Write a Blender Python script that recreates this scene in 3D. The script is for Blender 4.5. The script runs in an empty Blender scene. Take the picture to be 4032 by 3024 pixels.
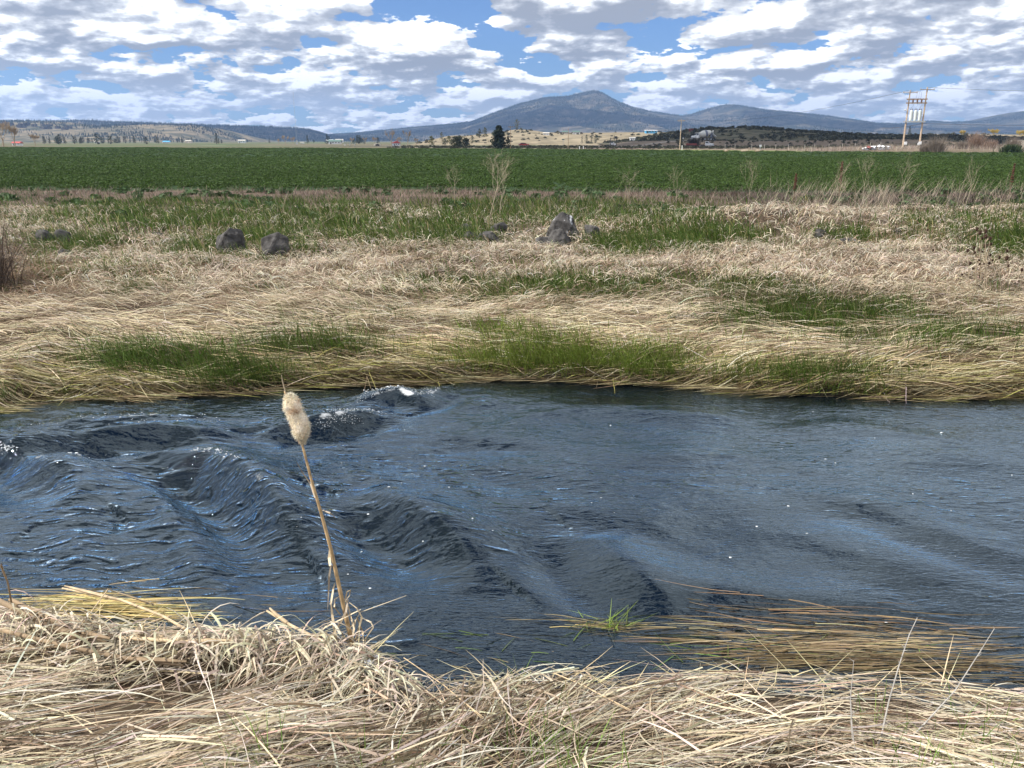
import bpy, bmesh, math, random
import numpy as np
from mathutils import Vector, Matrix, noise as mnoise
R = math.radians
rng = np.random.default_rng(7)
random.seed(7)
SC = bpy.context.scene
COL = SC.collection

# ------------------------------------------------------------------ camera
CAM_Z, PITCH, FPX = 2.6, R(16.9), 3150.0
cam = bpy.data.cameras.new('camera'); cam.sensor_width = 36; cam.lens = FPX / 4032 * 36
cam.clip_start = 0.05; cam.clip_end = 40000
camo = bpy.data.objects.new('camera', cam); COL.objects.link(camo)
camo.location = (0, 0, CAM_Z); camo.rotation_euler = (R(90) - PITCH, 0, 0)
SC.camera = camo

# ------------------------------------------------------------------ sun, sky, exposure
SUN_EL, SUN_AZ = R(48), R(-14)          # sun high on the -X side, a little behind the camera
SUNV = Vector((-math.cos(SUN_EL) * math.cos(SUN_AZ), math.cos(SUN_EL) * math.sin(SUN_AZ), math.sin(SUN_EL)))
sl = bpy.data.lights.new('sun', 'SUN'); sl.energy = 4.9; sl.angle = R(0.5); sl.color = (1.0, 0.95, 0.87)
so = bpy.data.objects.new('sun', sl); COL.objects.link(so)
so.rotation_euler = SUNV.to_track_quat('Z', 'Y').to_euler(); so.location = (-30, 5, 40)

CL = dict(rough=.535, thr=-.092, soft=.026, k1=4.2, k2=4.2, base=.47, core=.10, edge=.20, tint=(.80, 1.03, 1.42, 1))
def build_world():
    w = bpy.data.worlds.new('World'); SC.world = w; w.use_nodes = True
    nt = w.node_tree; N = nt.nodes; L = nt.links; N.clear()
    def nd(t, **k):
        n = N.new(t)
        for a, b in k.items(): setattr(n, a, b)
        return n
    def val(x, sock):
        if hasattr(x, 'is_linked') or hasattr(x, 'links'): L.new(x, sock)
        else: sock.default_value = x
    def m(op, a, b=0.0, c=None, clamp=False):
        n = nd('ShaderNodeMath', operation=op); n.use_clamp = clamp
        val(a, n.inputs[0]); val(b, n.inputs[1])
        if c is not None: val(c, n.inputs[2])
        return n.outputs[0]
    def mixc(f, a, b):
        n = nd('ShaderNodeMix', data_type='RGBA'); val(f, n.inputs[0])
        val(a, n.inputs[6]); val(b, n.inputs[7]); return n.outputs[2]
    def sstep(x, a, b):
        n = nd('ShaderNodeMapRange', interpolation_type='SMOOTHSTEP'); val(x, n.inputs[0])
        n.inputs[1].default_value = a; n.inputs[2].default_value = b; return n.outputs[0]
    sky = nd('ShaderNodeTexSky'); sky.sky_type = 'NISHITA'; sky.sun_disc = False
    sky.sun_elevation = SUN_EL; sky.sun_rotation = math.atan2(SUNV.x, SUNV.y)
    sky.altitude = 1250; sky.air_density = 1.0; sky.dust_density = 0.3; sky.ozone_density = 3.0
    tc = nd('ShaderNodeTexCoord')
    sp = nd('ShaderNodeSeparateXYZ'); L.new(tc.outputs['Generated'], sp.inputs[0])
    x, y, z = sp.outputs
    # cumulus: noise on the sky sphere whose scale grows towards the horizon as the cloud deck recedes
    zc = m('ADD', m('MAXIMUM', z, 0.0), 0.045)
    lam = m('LOGARITHM', m('DIVIDE', 1.6, zc), 2.0)
    ASP = [1.2, 1.5, 2.0, 2.6, 3.0, 3.2, 3.2]; ws = []
    for l in range(7):
        q = m('ABSOLUTE', m('SUBTRACT', lam, float(l))); ws.append(m('MAXIMUM', m('SUBTRACT', 1.0, q), 0.0))
    w2 = 0.0
    for q in ws: w2 = m('ADD', m('MULTIPLY', q, q), w2)
    inv = m('DIVIDE', 1.0, m('SQRT', w2))
    def clouds(off, detail):
        tot = 0.0
        for l in range(7):
            mp = nd('ShaderNodeMapping'); sc_ = 2.0 ** l
            mp.inputs['Scale'].default_value = (sc_, sc_, sc_ * ASP[l]); mp.inputs['Location'].default_value = (off[0] + 3.3 * l, off[1] + 1.9 * l, off[2] + 7.7 * l)
            L.new(tc.outputs['Generated'], mp.inputs[0])
            nz = nd('ShaderNodeTexNoise'); nz.inputs['Scale'].default_value = 1.0; nz.inputs['Detail'].default_value = detail
            nz.inputs['Roughness'].default_value = CL['rough']; nz.inputs['Lacunarity'].default_value = 2.15; L.new(mp.outputs[0], nz.inputs['Vector'])
            tot = m('ADD', m('MULTIPLY', ws[l], m('SUBTRACT', nz.outputs[0], 0.5)), tot)
        return m('MULTIPLY', tot, inv)
    n0 = clouds((0, 0, 0), 6.0); n1 = clouds((-.07, 0, .17), 4.0); n2 = clouds((-.12, 0, .42), 3.0)
    d = m('SUBTRACT', n0, CL['thr'])
    a = sstep(d, 0.0, CL['soft'])
    lit = m('ADD', m('MULTIPLY', m('SUBTRACT', n0, n1), CL['k1']), m('MULTIPLY', m('SUBTRACT', n0, n2), CL['k2']))
    lit = m('SUBTRACT', m('ADD', lit, CL['base']), m('MULTIPLY', sstep(d, 0.03, 0.22), CL['core']))
    edge = m('SUBTRACT', 1.0, sstep(d, 0.0, 0.07))
    lit = m('ADD', lit, m('MULTIPLY', edge, CL['edge']))
    cr = nd('ShaderNodeValToRGB'); e = cr.color_ramp.elements; L.new(lit, cr.inputs[0])
    e[0].position = 0.0; e[0].color = (.235, .245, .275, 1); e[1].position = 1.0; e[1].color = (1.0, 1.0, 1.0, 1)
    q = e.new(.35); q.color = (.36, .37, .395, 1); q = e.new(.62); q.color = (.56, .565, .575, 1)
    sc2 = nd('ShaderNodeVectorMath', operation='SCALE'); L.new(cr.outputs[0], sc2.inputs[0]); sc2.inputs[3].default_value = 20.0
    hz = sstep(zc, 0.14, 0.03)
    blue = nd('ShaderNodeMix', data_type='RGBA'); blue.blend_type = 'MULTIPLY'; blue.inputs[0].default_value = 1.0
    L.new(sky.outputs[0], blue.inputs[6]); blue.inputs[7].default_value = CL['tint']
    cl = mixc(m('MULTIPLY', hz, .35), sc2.outputs[0], (16.5, 16.8, 17.4, 1))
    col = mixc(a, blue.outputs[2], cl)
    bg = nd('ShaderNodeBackground'); L.new(col, bg.inputs[0]); bg.inputs[1].default_value = 0.068
    out = nd('ShaderNodeOutputWorld'); L.new(bg.outputs[0], out.inputs[0])
build_world()
vs = SC.view_settings; vs.view_transform = 'Standard'; vs.look = 'None'; vs.exposure = 0.38; vs.gamma = 1.0; vs.use_curve_mapping = False
cy = SC.cycles
cy.use_denoising = True; cy.max_bounces = 6; cy.diffuse_bounces = 2; cy.glossy_bounces = 3; cy.transmission_bounces = 3
cy.transparent_max_bounces = 8; cy.volume_bounces = 0; cy.caustics_reflective = False; cy.caustics_refractive = False
try: cy.denoiser = 'OPENIMAGEDENOISE'
except Exception: pass
cy.sample_clamp_indirect = 6.0

# ------------------------------------------------------------------ photograph pixel <-> world
CP, SP_ = math.cos(PITCH), math.sin(PITCH)
def ray(px, py):
    vx = (px - 2016) / FPX; vy = -(py - 1512) / FPX
    return np.array([vx, CP + vy * SP_, -SP_ + vy * CP])
def at_z(px, py, z=0.0):
    d = ray(px, py); t = (z - CAM_Z) / d[2]; return np.array([d[0] * t, d[1] * t, z])
def at_y(px, py, Y):
    d = ray(px, py); t = Y / d[1]; return np.array([d[0] * t, Y, CAM_Z + d[2] * t])
def proj(x, y, z):
    q = np.asarray(z) - CAM_Z
    f = y * CP - q * SP_; u = y * SP_ + q * CP
    f = np.maximum(f, 0.05)
    return 2016 + x / f * FPX, 1512 - u / f * FPX

# ------------------------------------------------------------------ noise
_T = np.random.default_rng(11).random((256, 256))
def vnoise(x, y, s=0):
    x = np.asarray(x, float) + s * 17.31; y = np.asarray(y, float) + s * 9.77
    xi = np.floor(x).astype(int); yi = np.floor(y).astype(int); fx = x - xi; fy = y - yi
    fx = fx * fx * (3 - 2 * fx); fy = fy * fy * (3 - 2 * fy)
    a = _T[xi & 255, yi & 255]; b = _T[(xi + 1) & 255, yi & 255]; c = _T[xi & 255, (yi + 1) & 255]; d = _T[(xi + 1) & 255, (yi + 1) & 255]
    return (a * (1 - fx) + b * fx) * (1 - fy) + (c * (1 - fx) + d * fx) * fy
def fbm(x, y, o=4, s=0):
    r = 0; a = 0.5; t = 0
    for i in range(o):
        r = r + a * vnoise(x * 2 ** i, y * 2 ** i, s + i * 3); t += a; a *= 0.5
    return r / t
def sst(x, a, b):
    t = np.clip((np.asarray(x, float) - a) / (b - a), 0, 1); return t * t * (3 - 2 * t)

# ------------------------------------------------------------------ terrain
NEAR = [(-300, 2450), (0, 2470), (300, 2520), (600, 2590), (1000, 2580), (1300, 2580), (1450, 2630), (1560, 2690), (1800, 2715), (2400, 2705), (3300, 2705), (4032, 2780), (4300, 2800)]
FAR = [(-400, 1650), (0, 1612), (150, 1562), (500, 1572), (800, 1552), (1200, 1525), (1500, 1512), (1700, 1500), (1950, 1488), (2300, 1500), (2700, 1522), (3000, 1542), (3300, 1558), (3500, 1562), (4032, 1562), (4500, 1560)]
_n = np.array([at_z(a, b, 0.0)[:2] for a, b in NEAR]); _f = np.array([at_z(a, b, 0.0)[:2] for a, b in FAR])
def yN(x): return np.interp(x, _n[:, 0], _n[:, 1]) + 0.05 * (fbm(np.asarray(x) * 2.3, np.zeros_like(x), 3, 5) - .5)
def yF(x): return np.interp(x, _f[:, 0], _f[:, 1]) + 0.25 * (fbm(np.asarray(x) * 1.7, np.zeros_like(x), 3, 6) - .5)
FIELD_Y0 = 36.0
def field_edge(x): return FIELD_Y0 + 4.5 * (fbm(np.asarray(x) * 0.12, np.zeros_like(x), 3, 8) - .5) - 0.05 * np.asarray(x)
def field_end(x, y):          # the crop stops nearer on the +X side, where the lane comes in
    return 0
def field_far(x):
    return np.interp(x, [-220, -60, 0, 40, 60, 100, 300], [310, 262, 225, 195, 168, 150, 140])
def T(x, y):
    x = np.asarray(x, float); y = np.asarray(y, float)
    n = yN(x); f = yF(x)
    dn = n - y; df = y - f
    lump = (fbm(x * 1.1, y * 1.5, 3, 1) - .5)
    # near bank
    left = sst(-x, 0.2, 1.2)
    zn = 0.0 + 0.27 * dn + 0.11 * left * np.exp(-((dn - .20) / .17) ** 2) + 0.01 * left + lump * 0.17 * sst(dn, 0.05, 0.5) + 0.05 * (fbm(x * 4, y * 5, 2, 2) - .5)
    zn = np.where(dn > 2.2, 0.27 * 2.2 + (dn - 2.2) * 0.18 + 0.03 * left, zn); zn = np.minimum(zn, 1.1)
    # far bank
    lf = (fbm(x * 0.75, y * 0.95, 3, 3) - .5)
    zf = 0.05 + 0.20 * sst(df, 0.0, 0.7) + 0.26 * sst(df, 0.3, 4.5) + lf * 0.34 * sst(df, 0.1, 1.5) * (1 - 0.75 * sst(df, 14, 24)) + 0.06 * (fbm(x * 3, y * 3, 2, 4) - .5)
    # mound of dead grass in front of the soil strip
    m1 = at_z(3150, 900, 0.55)
    zf = zf + 0.5 * np.exp(-((x - m1[0]) / 2.8) ** 2 - ((y - m1[1]) / 1.5) ** 2)
    zfar = 0.5 + 0.25 * sst(df, 0, 1) * 0
    bl = sst(y, 24, 32)
    zf = zf * (1 - bl) + (zfar + 0.10 * (fbm(x * .6, y * .6, 3, 9) - .5)) * bl
    # beyond the crop
    r = x / np.maximum(y, 1)
    bank = 0.55 * sst(r, 0.36, 0.44) * sst(y, field_far(x), field_far(x) + 8)
    emb = 2.2 * sst(x, 45, 68) * (1 - sst(x, 150, 200)) * sst(y, 306, 324)
    far = 0.5 - 0.1 * sst(y, 230, 300) * (1 - sst(r, 0.3, 0.4)) + bank + emb + 0.4 * (fbm(x * .05, y * .05, 3, 10) - .5) * sst(y, 200, 300)
    zf = np.where(y > 60, far, zf)
    bed = -0.55 + 0.1 * (fbm(x * 2, y * 2, 2, 12) - .5)
    z = np.where(dn > 0, zn, np.where(df > 0, zf, bed))
    # edges drop into the water
    z = np.where((dn <= 0) & (dn > -0.5), np.maximum(bed, dn * 0.9 - 0.02), z)
    z = np.where((df <= 0) & (df > -0.5), np.maximum(bed, 0.05 + df * 1.4), z)
    return z

# ------------------------------------------------------------------ mesh helpers
def mesh_obj(name, V, F, mat, parent=None, cols=None, smooth=False, attr='Col'):
    me = bpy.data.meshes.new(name)
    if isinstance(F, np.ndarray):
        V = np.asarray(V, np.float32); k = F.shape[1]
        me.vertices.add(len(V)); me.vertices.foreach_set('co', V.ravel())
        me.loops.add(F.size); me.loops.foreach_set('vertex_index', F.ravel().astype(np.int32))
        me.polygons.add(len(F)); me.polygons.foreach_set('loop_start', np.arange(0, F.size, k, dtype=np.int32))
        me.polygons.foreach_set('loop_total', np.full(len(F), k, np.int32))
        me.update(calc_edges=True)
    else:
        me.from_pydata([tuple(v) for v in V], [], F); me.update()
    if smooth: me.polygons.foreach_set('use_smooth', np.ones(len(me.polygons), bool))
    if cols is not None:
        a = me.attributes.new(attr, 'FLOAT_COLOR', 'POINT')
        c = np.ones((len(me.vertices), 4), np.float32); c[:, :cols.shape[1]] = cols
        a.data.foreach_set('color', c.ravel())
    me.materials.append(mat)
    o = bpy.data.objects.new(name, me); COL.objects.link(o)
    if parent: o.parent = parent
    return o
def tag(o, label, cat, group=None, kind=None):
    o['label'] = label; o['category'] = cat
    if group: o['group'] = group
    if kind: o['kind'] = kind
    return o
def thing(name, label, cat, loc=(0, 0, 0), rz=0.0, group=None):
    o = bpy.data.objects.new(name, None); COL.objects.link(o); o.empty_display_size = 0.2
    o.location = tuple(float(q) for q in loc); o.rotation_euler = (0, 0, rz)
    return tag(o, label, cat, group)
def dup(o, parent=None, loc=None, rz=None, scale=None, label=None):
    c = o.copy(); COL.objects.link(c); c.parent = parent
    if loc is not None: c.location = tuple(float(q) for q in loc)
    if rz is not None: c.rotation_euler = (0, 0, rz)
    if scale is not None: c.scale = scale if hasattr(scale, '__len__') else (scale,) * 3
    if label: c['label'] = label
    for ch in list(o.children): dup(ch, c)
    return c

class MB:
    def __init__(s): s.v = []; s.f = []
    def add(s, V, F):
        b = len(s.v); s.v += [tuple(p) for p in V]; s.f += [tuple(i + b for i in f) for f in F]; return s
    def box(s, c, d, rz=0.0, top=None, M=None):
        x, y, z = d[0] / 2, d[1] / 2, d[2] / 2; tx, ty = (top or (1, 1))
        P = [(-x, -y, -z), (x, -y, -z), (x, y, -z), (-x, y, -z), (-x * tx, -y * ty, z), (x * tx, -y * ty, z), (x * tx, y * ty, z), (-x * tx, y * ty, z)]
        m = M or Matrix.Rotation(rz, 3, 'Z')
        return s.add([Vector(c) + m @ Vector(p) for p in P], [(3, 2, 1, 0), (4, 5, 6, 7), (0, 1, 5, 4), (1, 2, 6, 5), (2, 3, 7, 6), (3, 0, 4, 7)])
    def tube(s, path, rad, n=6, cap=True):
        path = [Vector(p) for p in path]; k = len(path)
        if not hasattr(rad, '__len__'): rad = [rad] * k
        V = []; F = []; up = None
        for i, p in enumerate(path):
            t = (path[min(i + 1, k - 1)] - path[max(i - 1, 0)]).normalized()
            if up is None: up = t.orthogonal().normalized()
            up = (up - t * up.dot(t)); up = up.normalized() if up.length > 1e-6 else t.orthogonal().normalized()
            b = t.cross(up)
            for j in range(n):
                a = 2 * math.pi * j / n; V.append(p + (up * math.cos(a) + b * math.sin(a)) * rad[i])
        for i in range(k - 1):
            for j in range(n): F.append((i * n + j, i * n + (j + 1) % n, (i + 1) * n + (j + 1) % n, (i + 1) * n + j))
        if cap: F.append(tuple(range(n - 1, -1, -1))); F.append(tuple((k - 1) * n + j for j in range(n)))
        return s.add(V, F)
    def lathe(s, prof, n=12, c=(0, 0, 0), axis='Z'):
        V = []; F = []; k = len(prof)
        for r, h in prof:
            for j in range(n):
                a = 2 * math.pi * j / n; p = (r * math.cos(a), r * math.sin(a), h)
                if axis == 'X': p = (p[2], p[0], p[1])
                if axis == 'Y': p = (p[0], p[2], p[1])
                V.append(Vector(p) + Vector(c))
        for i in range(k - 1):
            for j in range(n): F.append((i * n + j, i * n + (j + 1) % n, (i + 1) * n + (j + 1) % n, (i + 1) * n + j))
        F.append(tuple(range(n - 1, -1, -1))); F.append(tuple((k - 1) * n + j for j in range(n)))
        return s.add(V, F)
    def prism(s, poly, y0, y1):        # poly in XZ, extruded along Y
        n = len(poly); V = [(p[0], y0, p[1]) for p in poly] + [(p[0], y1, p[1]) for p in poly]
        F = [tuple(range(n)), tuple(range(2 * n - 1, n - 1, -1))] + [(i, i + n, (i + 1) % n + n, (i + 1) % n) for i in range(n)]
        return s.add(V, F)
    def ribbon(s, path, w, side=None):
        path = [Vector(p) for p in path]; k = len(path); V = []; F = []
        if not hasattr(w, '__len__'): w = [w] * k
        for i, p in enumerate(path):
            t = (path[min(i + 1, k - 1)] - path[max(i - 1, 0)]).normalized()
            sd = Vector(side) if side is not None else t.cross(Vector((0, 0, 1)))
            sd = sd - t * sd.dot(t); sd = sd.normalized() if sd.length > 1e-5 else t.orthogonal().normalized()
            V += [p - sd * w[i] / 2, p + sd * w[i] / 2]
        for i in range(k - 1): F.append((2 * i, 2 * i + 1, 2 * i + 3, 2 * i + 2))
        return s.add(V, F)
    def blob(s, c, r, sub=1, rough=0.2, seed=0, f=1.0):
        bm = bmesh.new(); bmesh.ops.create_icosphere(bm, subdivisions=sub, radius=1)
        r = r if hasattr(r, '__len__') else (r, r, r)
        V = []
        for q in bm.verts:
            k = 1 + rough * mnoise.noise(q.co * f * 1.7 + Vector((seed * 3.1, seed * 1.7, 0)))
            V.append((c[0] + q.co.x * k * r[0], c[1] + q.co.y * k * r[1], c[2] + q.co.z * k * r[2]))
        bm.verts.index_update(); F = [tuple(q.index for q in f_.verts) for f_ in bm.faces]; bm.free()
        return s.add(V, F)
    def build(s, name, mat, parent=None, smooth=False):
        return mesh_obj(name, s.v, s.f, mat, parent, smooth=smooth)

# ------------------------------------------------------------------ materials
def mk(name):
    m = bpy.data.materials.new(name); m.use_nodes = True
    nt = m.node_tree; b = nt.nodes['Principled BSDF']; return m, nt, b
def mat(name, c, rough=0.8, var=0.25, scale=3.0, bump=0.0, c2=None, metal=0.0, spec=0.3, detail=5, coord='Object'):
    m, nt, b = mk(name)
    tc = nt.nodes.new('ShaderNodeTexCoord'); nz = nt.nodes.new('ShaderNodeTexNoise')
    nz.inputs['Scale'].default_value = scale; nz.inputs['Detail'].default_value = detail; nt.links.new(tc.outputs[coord], nz.inputs['Vector'])
    cr = nt.nodes.new('ShaderNodeValToRGB'); cr.color_ramp.elements[0].position = 0.3; cr.color_ramp.elements[1].position = 0.7
    lo = tuple(q * (1 - var) for q in c); hi = c2 or tuple(min(1, q * (1 + var)) for q in c)
    cr.color_ramp.elements[0].color = (*lo, 1); cr.color_ramp.elements[1].color = (*hi, 1)
    nt.links.new(nz.outputs[0], cr.inputs[0]); nt.links.new(cr.outputs[0], b.inputs['Base Color'])
    b.inputs['Roughness'].default_value = rough; b.inputs['Metallic'].default_value = metal; b.inputs['Specular IOR Level'].default_value = spec
    if bump:
        bp = nt.nodes.new('ShaderNodeBump'); bp.inputs['Strength'].default_value = bump; bp.inputs['Distance'].default_value = 0.05
        nt.links.new(nz.outputs[0], bp.inputs['Height']); nt.links.new(bp.outputs[0], b.inputs['Normal'])
    return m
def leafmat(name, trans=0.25, rough=0.6, spec=0.25, attr='Col', mul=1.0, rand=0.0, color=None):
    m, nt, b = mk(name); N = nt.nodes; L = nt.links
    if color is None:
        at = N.new('ShaderNodeAttribute'); at.attribute_name = attr; c = at.outputs['Color']
    else:
        rg = N.new('ShaderNodeRGB'); rg.outputs[0].default_value = (*color, 1); c = rg.outputs[0]
    if rand:
        oi = N.new('ShaderNodeObjectInfo'); hs = N.new('ShaderNodeHueSaturation'); mr = N.new('ShaderNodeMapRange')
        mr.inputs[3].default_value = 1 - rand; mr.inputs[4].default_value = 1 + rand
        L.new(oi.outputs['Random'], mr.inputs[0]); L.new(mr.outputs[0], hs.inputs['Value']); L.new(c, hs.inputs['Color']); c = hs.outputs[0]
    L.new(c, b.inputs['Base Color']); b.inputs['Roughness'].default_value = rough; b.inputs['Specular IOR Level'].default_value = spec
    tr = N.new('ShaderNodeBsdfTranslucent'); L.new(c, tr.inputs[0])
    mx = N.new('ShaderNodeMixShader'); mx.inputs[0].default_value = trans
    L.new(b.outputs[0], mx.inputs[1]); L.new(tr.outputs[0], mx.inputs[2]); L.new(mx.outputs[0], N['Material Output'].inputs[0])
    return m
M_GRASS = leafmat('grass_blades', 0.22)
M_CROP = leafmat('crop_leaves', 0.25, rand=0.22)
M_TREE = leafmat('tree_leaves', 0.12, rough=0.7, rand=0.2)
M_FAR = leafmat('forest_leaves', 0.0, rough=0.9, rand=0.35)

def ground_mat():
    m, nt, b = mk('soil'); N = nt.nodes; L = nt.links
    at = N.new('ShaderNodeAttribute'); at.attribute_name = 'Col'
    tc = N.new('ShaderNodeTexCoord'); nz = N.new('ShaderNodeTexNoise'); nz.inputs['Scale'].default_value = 9; nz.inputs['Detail'].default_value = 8
    L.new(tc.outputs['Object'], nz.inputs['Vector'])
    mr = N.new('ShaderNodeMapRange'); mr.inputs[3].default_value = 0.55; mr.inputs[4].default_value = 1.45; L.new(nz.outputs[0], mr.inputs[0])
    mu = N.new('ShaderNodeMix'); mu.data_type = 'RGBA'; mu.blend_type = 'MULTIPLY'; mu.inputs[0].default_value = 1
    L.new(at.outputs['Color'], mu.inputs[6]); L.new(mr.outputs[0], mu.inputs[7]); L.new(mu.outputs[2], b.inputs['Base Color'])
    b.inputs['Roughness'].default_value = 0.95; b.inputs['Specular IOR Level'].default_value = 0.15
    bp = N.new('ShaderNodeBump'); bp.inputs['Strength'].default_value = 0.6; bp.inputs['Distance'].default_value = 0.03
    L.new(nz.outputs[0], bp.inputs['Height']); L.new(bp.outputs[0], b.inputs['Normal'])
    return m

# ------------------------------------------------------------------ ground sheet
def spaced(lo, fine0, fine1, hi, step, grow=1.12):
    a = list(np.arange(fine0, fine1 + 1e-6, step)); s = step
    while a[-1] < hi: s *= grow; a.append(a[-1] + s)
    a[-1] = hi; p = [a[0]]; s = step
    while p[-1] > lo: s *= grow; p.append(p[-1] - s)
    p[-1] = lo
    return np.array(p[:0:-1] + a)
def grid_faces(nx, ny):
    i = np.arange(nx - 1)[:, None] * ny + np.arange(ny - 1)[None, :]
    return np.stack([i, i + ny, i + ny + 1, i + 1], -1).reshape(-1, 4)
def build_ground():
    xs = spaced(-9000, -9, 9, 9000, 0.12, 1.09); ys = spaced(-600, 0.2, 20, 9500, 0.12, 1.045)
    X, Y = np.meshgrid(xs, ys, indexing='ij'); Z = T(X, Y)
    V = np.stack([X, Y, Z], -1).reshape(-1, 3); F = grid_faces(len(xs), len(ys))
    x, y = V[:, 0], V[:, 1]
    n = fbm(x * .9, y * .9, 4, 20); soil = np.array([.085, .062, .042])
    c = soil * (0.6 + 0.8 * n)[:, None]
    straw = np.array([.20, .155, .095])
    k = (sst(n, .4, .6) * .45)[:, None] * (y > 7)[:, None]; c = c * (1 - k) + straw * k
    fe = field_edge(x); strip = sst(y, 25, 29) * (1 - sst(y, fe - .5, fe + .5))
    dirt = np.array([.105, .076, .056]) * (1 - .5 * sst(x, 4, 12))[:, None] * (0.55 + 0.9 * fbm(x * .7, y * 1.6, 4, 22))[:, None]
    c = c * (1 - strip)[:, None] + dirt * strip[:, None]
    cropm = (sst(y, fe - .5, fe + .5) * (1 - sst(y, field_far(x) - 2, field_far(x) + 2)))[:, None]
    c = c * (1 - cropm) + np.array([.022, .045, .013]) * cropm
    far = sst(y, field_far(x) - 1, field_far(x) + 3)[:, None]
    nf = fbm(x * .02, y * .02, 4, 23)
    dry = np.array([.135, .12, .075]); green = np.array([.07, .11, .04]); brn = np.array([.16, .125, .09])
    kk = sst(nf, .5, .62)[:, None]; cf = dry * (1 - kk) + green * kk
    rr = (x / np.maximum(y, 1)); rb = sst(rr, .02, .1)[:, None] * (1 - sst(y, 500, 700))[:, None]
    cf = cf * (1 - rb) + brn * (0.7 + 0.6 * fbm(x * .1, y * .1, 3, 24))[:, None] * rb
    verge = (sst(rr, .15, .2) * (1 - sst(rr, .33, .37)) * (1 - sst(y, field_far(x) + 10, field_far(x) + 24)))[:, None]
    cf = cf * (1 - verge) + np.array([.20, .26, .07]) * verge
    c = c * (1 - far) + cf * far
    wet = ((y > yN(x) - .05) & (y < yF(x) + .1))[:, None]
    c = np.where(wet, np.array([.022, .02, .016]), c)
    o = mesh_obj('ground', V, F, ground_mat(), cols=c, smooth=True)
    tag(o, 'earth of the river banks and the farmed valley floor', 'ground', kind='structure')
build_ground()

# ------------------------------------------------------------------ river
def polyline_ridge(X, Y, px, A, su, sd, trough=0.5):
    P = np.array([at_z(a, b, 0)[:2] for a, b in px]); n = len(P)
    best = np.full(X.shape, 1e9); sg = np.zeros_like(X); tt = np.zeros_like(X)
    seg = np.hypot(*(P[1:] - P[:-1]).T); cum = np.concatenate([[0], np.cumsum(seg)]); tot = cum[-1]
    for i in range(n - 1):
        a, b = P[i], P[i + 1]; d = b - a; l2 = d @ d
        t = np.clip(((X - a[0]) * d[0] + (Y - a[1]) * d[1]) / l2, 0, 1)
        ex = X - a[0] - t * d[0]; ey = Y - a[1] - t * d[1]; q = np.hypot(ex, ey)
        m = q < best; best = np.where(m, q, best); sg = np.where(m, np.sign(d[0] * ey - d[1] * ex), sg); tt = np.where(m, (cum[i] + t * seg[i]) / tot, tt)
    d = best * sg; tap = np.sin(np.pi * np.clip(tt * 0.92 + 0.04, 0, 1)) ** 0.7
    up = np.where(d > 0, np.exp(-(d / su) ** 2), np.exp(-(np.abs(d) / sd) ** 1.6))
    tr = -trough * np.exp(-((d + 2.3 * sd) / (1.1 * sd)) ** 2)
    foam = tap * np.exp(-((d + 0.02) / 0.05) ** 2)
    return A * tap * (up + tr), foam
CRESTS = [  # pixel polyline (drawn so that the downstream face lies on its right), height, upstream width, face width, trough, foam
    ([(560, 1810), (760, 1838), (850, 1850), (960, 1915), (1060, 1990), (1130, 2080), (1190, 2160)], .19, .42, .15, .6, .45),
    ([(-200, 1760), (0, 1806), (70, 1822), (180, 1850), (300, 1905), (400, 1980)], .15, .34, .15, .5, .45),
    ([(1400, 1985), (1520, 2010), (1640, 2070), (1790, 2150), (1900, 2230)], .14, .36, .16, .6, .12),
    ([(2300, 2120), (2370, 2170), (2440, 2240), (2560, 2330), (2720, 2400)], .10, .32, .17, .5, .05),
    ([(-100, 1775), (100, 1790), (320, 1765), (520, 1742), (680, 1728), (1000, 1720)], .13, .25, .13, .6, .3),
    ([(1080, 1690), (1180, 1678), (1300, 1672), (1400, 1655), (1500, 1640)], .13, .22, .12, .7, .7),
    ([(1400, 1600), (1500, 1575), (1580, 1570), (1650, 1585), (1750, 1545)], .09, .2, .12, .5, .8),
    ([(150, 1690), (330, 1672), (600, 1668), (900, 1668)], .06, .2, .13, .5, .6),
    ([(2650, 2290), (2850, 2330), (3100, 2370), (3350, 2385), (3600, 2400)], .05, .25, .14, .5, .0),
    ([(3150, 1950), (3400, 1995), (3650, 2090), (3850, 2150), (4100, 2200)], .035, .3, .13, .5, .0),
    ([(2050, 1640), (2250, 1612), (2450, 1615), (2700, 1640), (2950, 1650)], .03, .25, .14, .5, .0),
    ([(500, 2120), (640, 2080), (760, 2050), (830, 2110), (880, 2200)], .05, .2, .16, .4, .0),
    ([(150, 2010), (260, 2000), (330, 2040), (400, 2120)], .055, .2, .15, .4, .1),
    ([(1450, 1780), (1750, 1730), (2050, 1740), (2300, 1800)], .020, .26, .12, .25, .0),
    ([(1700, 1870), (2000, 1835), (2300, 1885), (2500, 1970)], .020, .26, .12, .25, .0),
    ([(2450, 1830), (2800, 1790), (3100, 1830), (3400, 1910)], .020, .26, .12, .25, .0),
    ([(1950, 2070), (2250, 2015), (2550, 2060), (2750, 2160)], .020, .26, .12, .25, .0),
    ([(2850, 2090), (3200, 2130), (3500, 2240), (3800, 2300)], .020, .26, .12, .25, .0),
    ([(3000, 1710), (3300, 1690), (3700, 1735), (4100, 1760)], .020, .26, .12, .25, .0),
    ([(1150, 1900), (1300, 1870), (1500, 1900), (1650, 1960)], .020, .26, .12, .25, .0),
]
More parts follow.
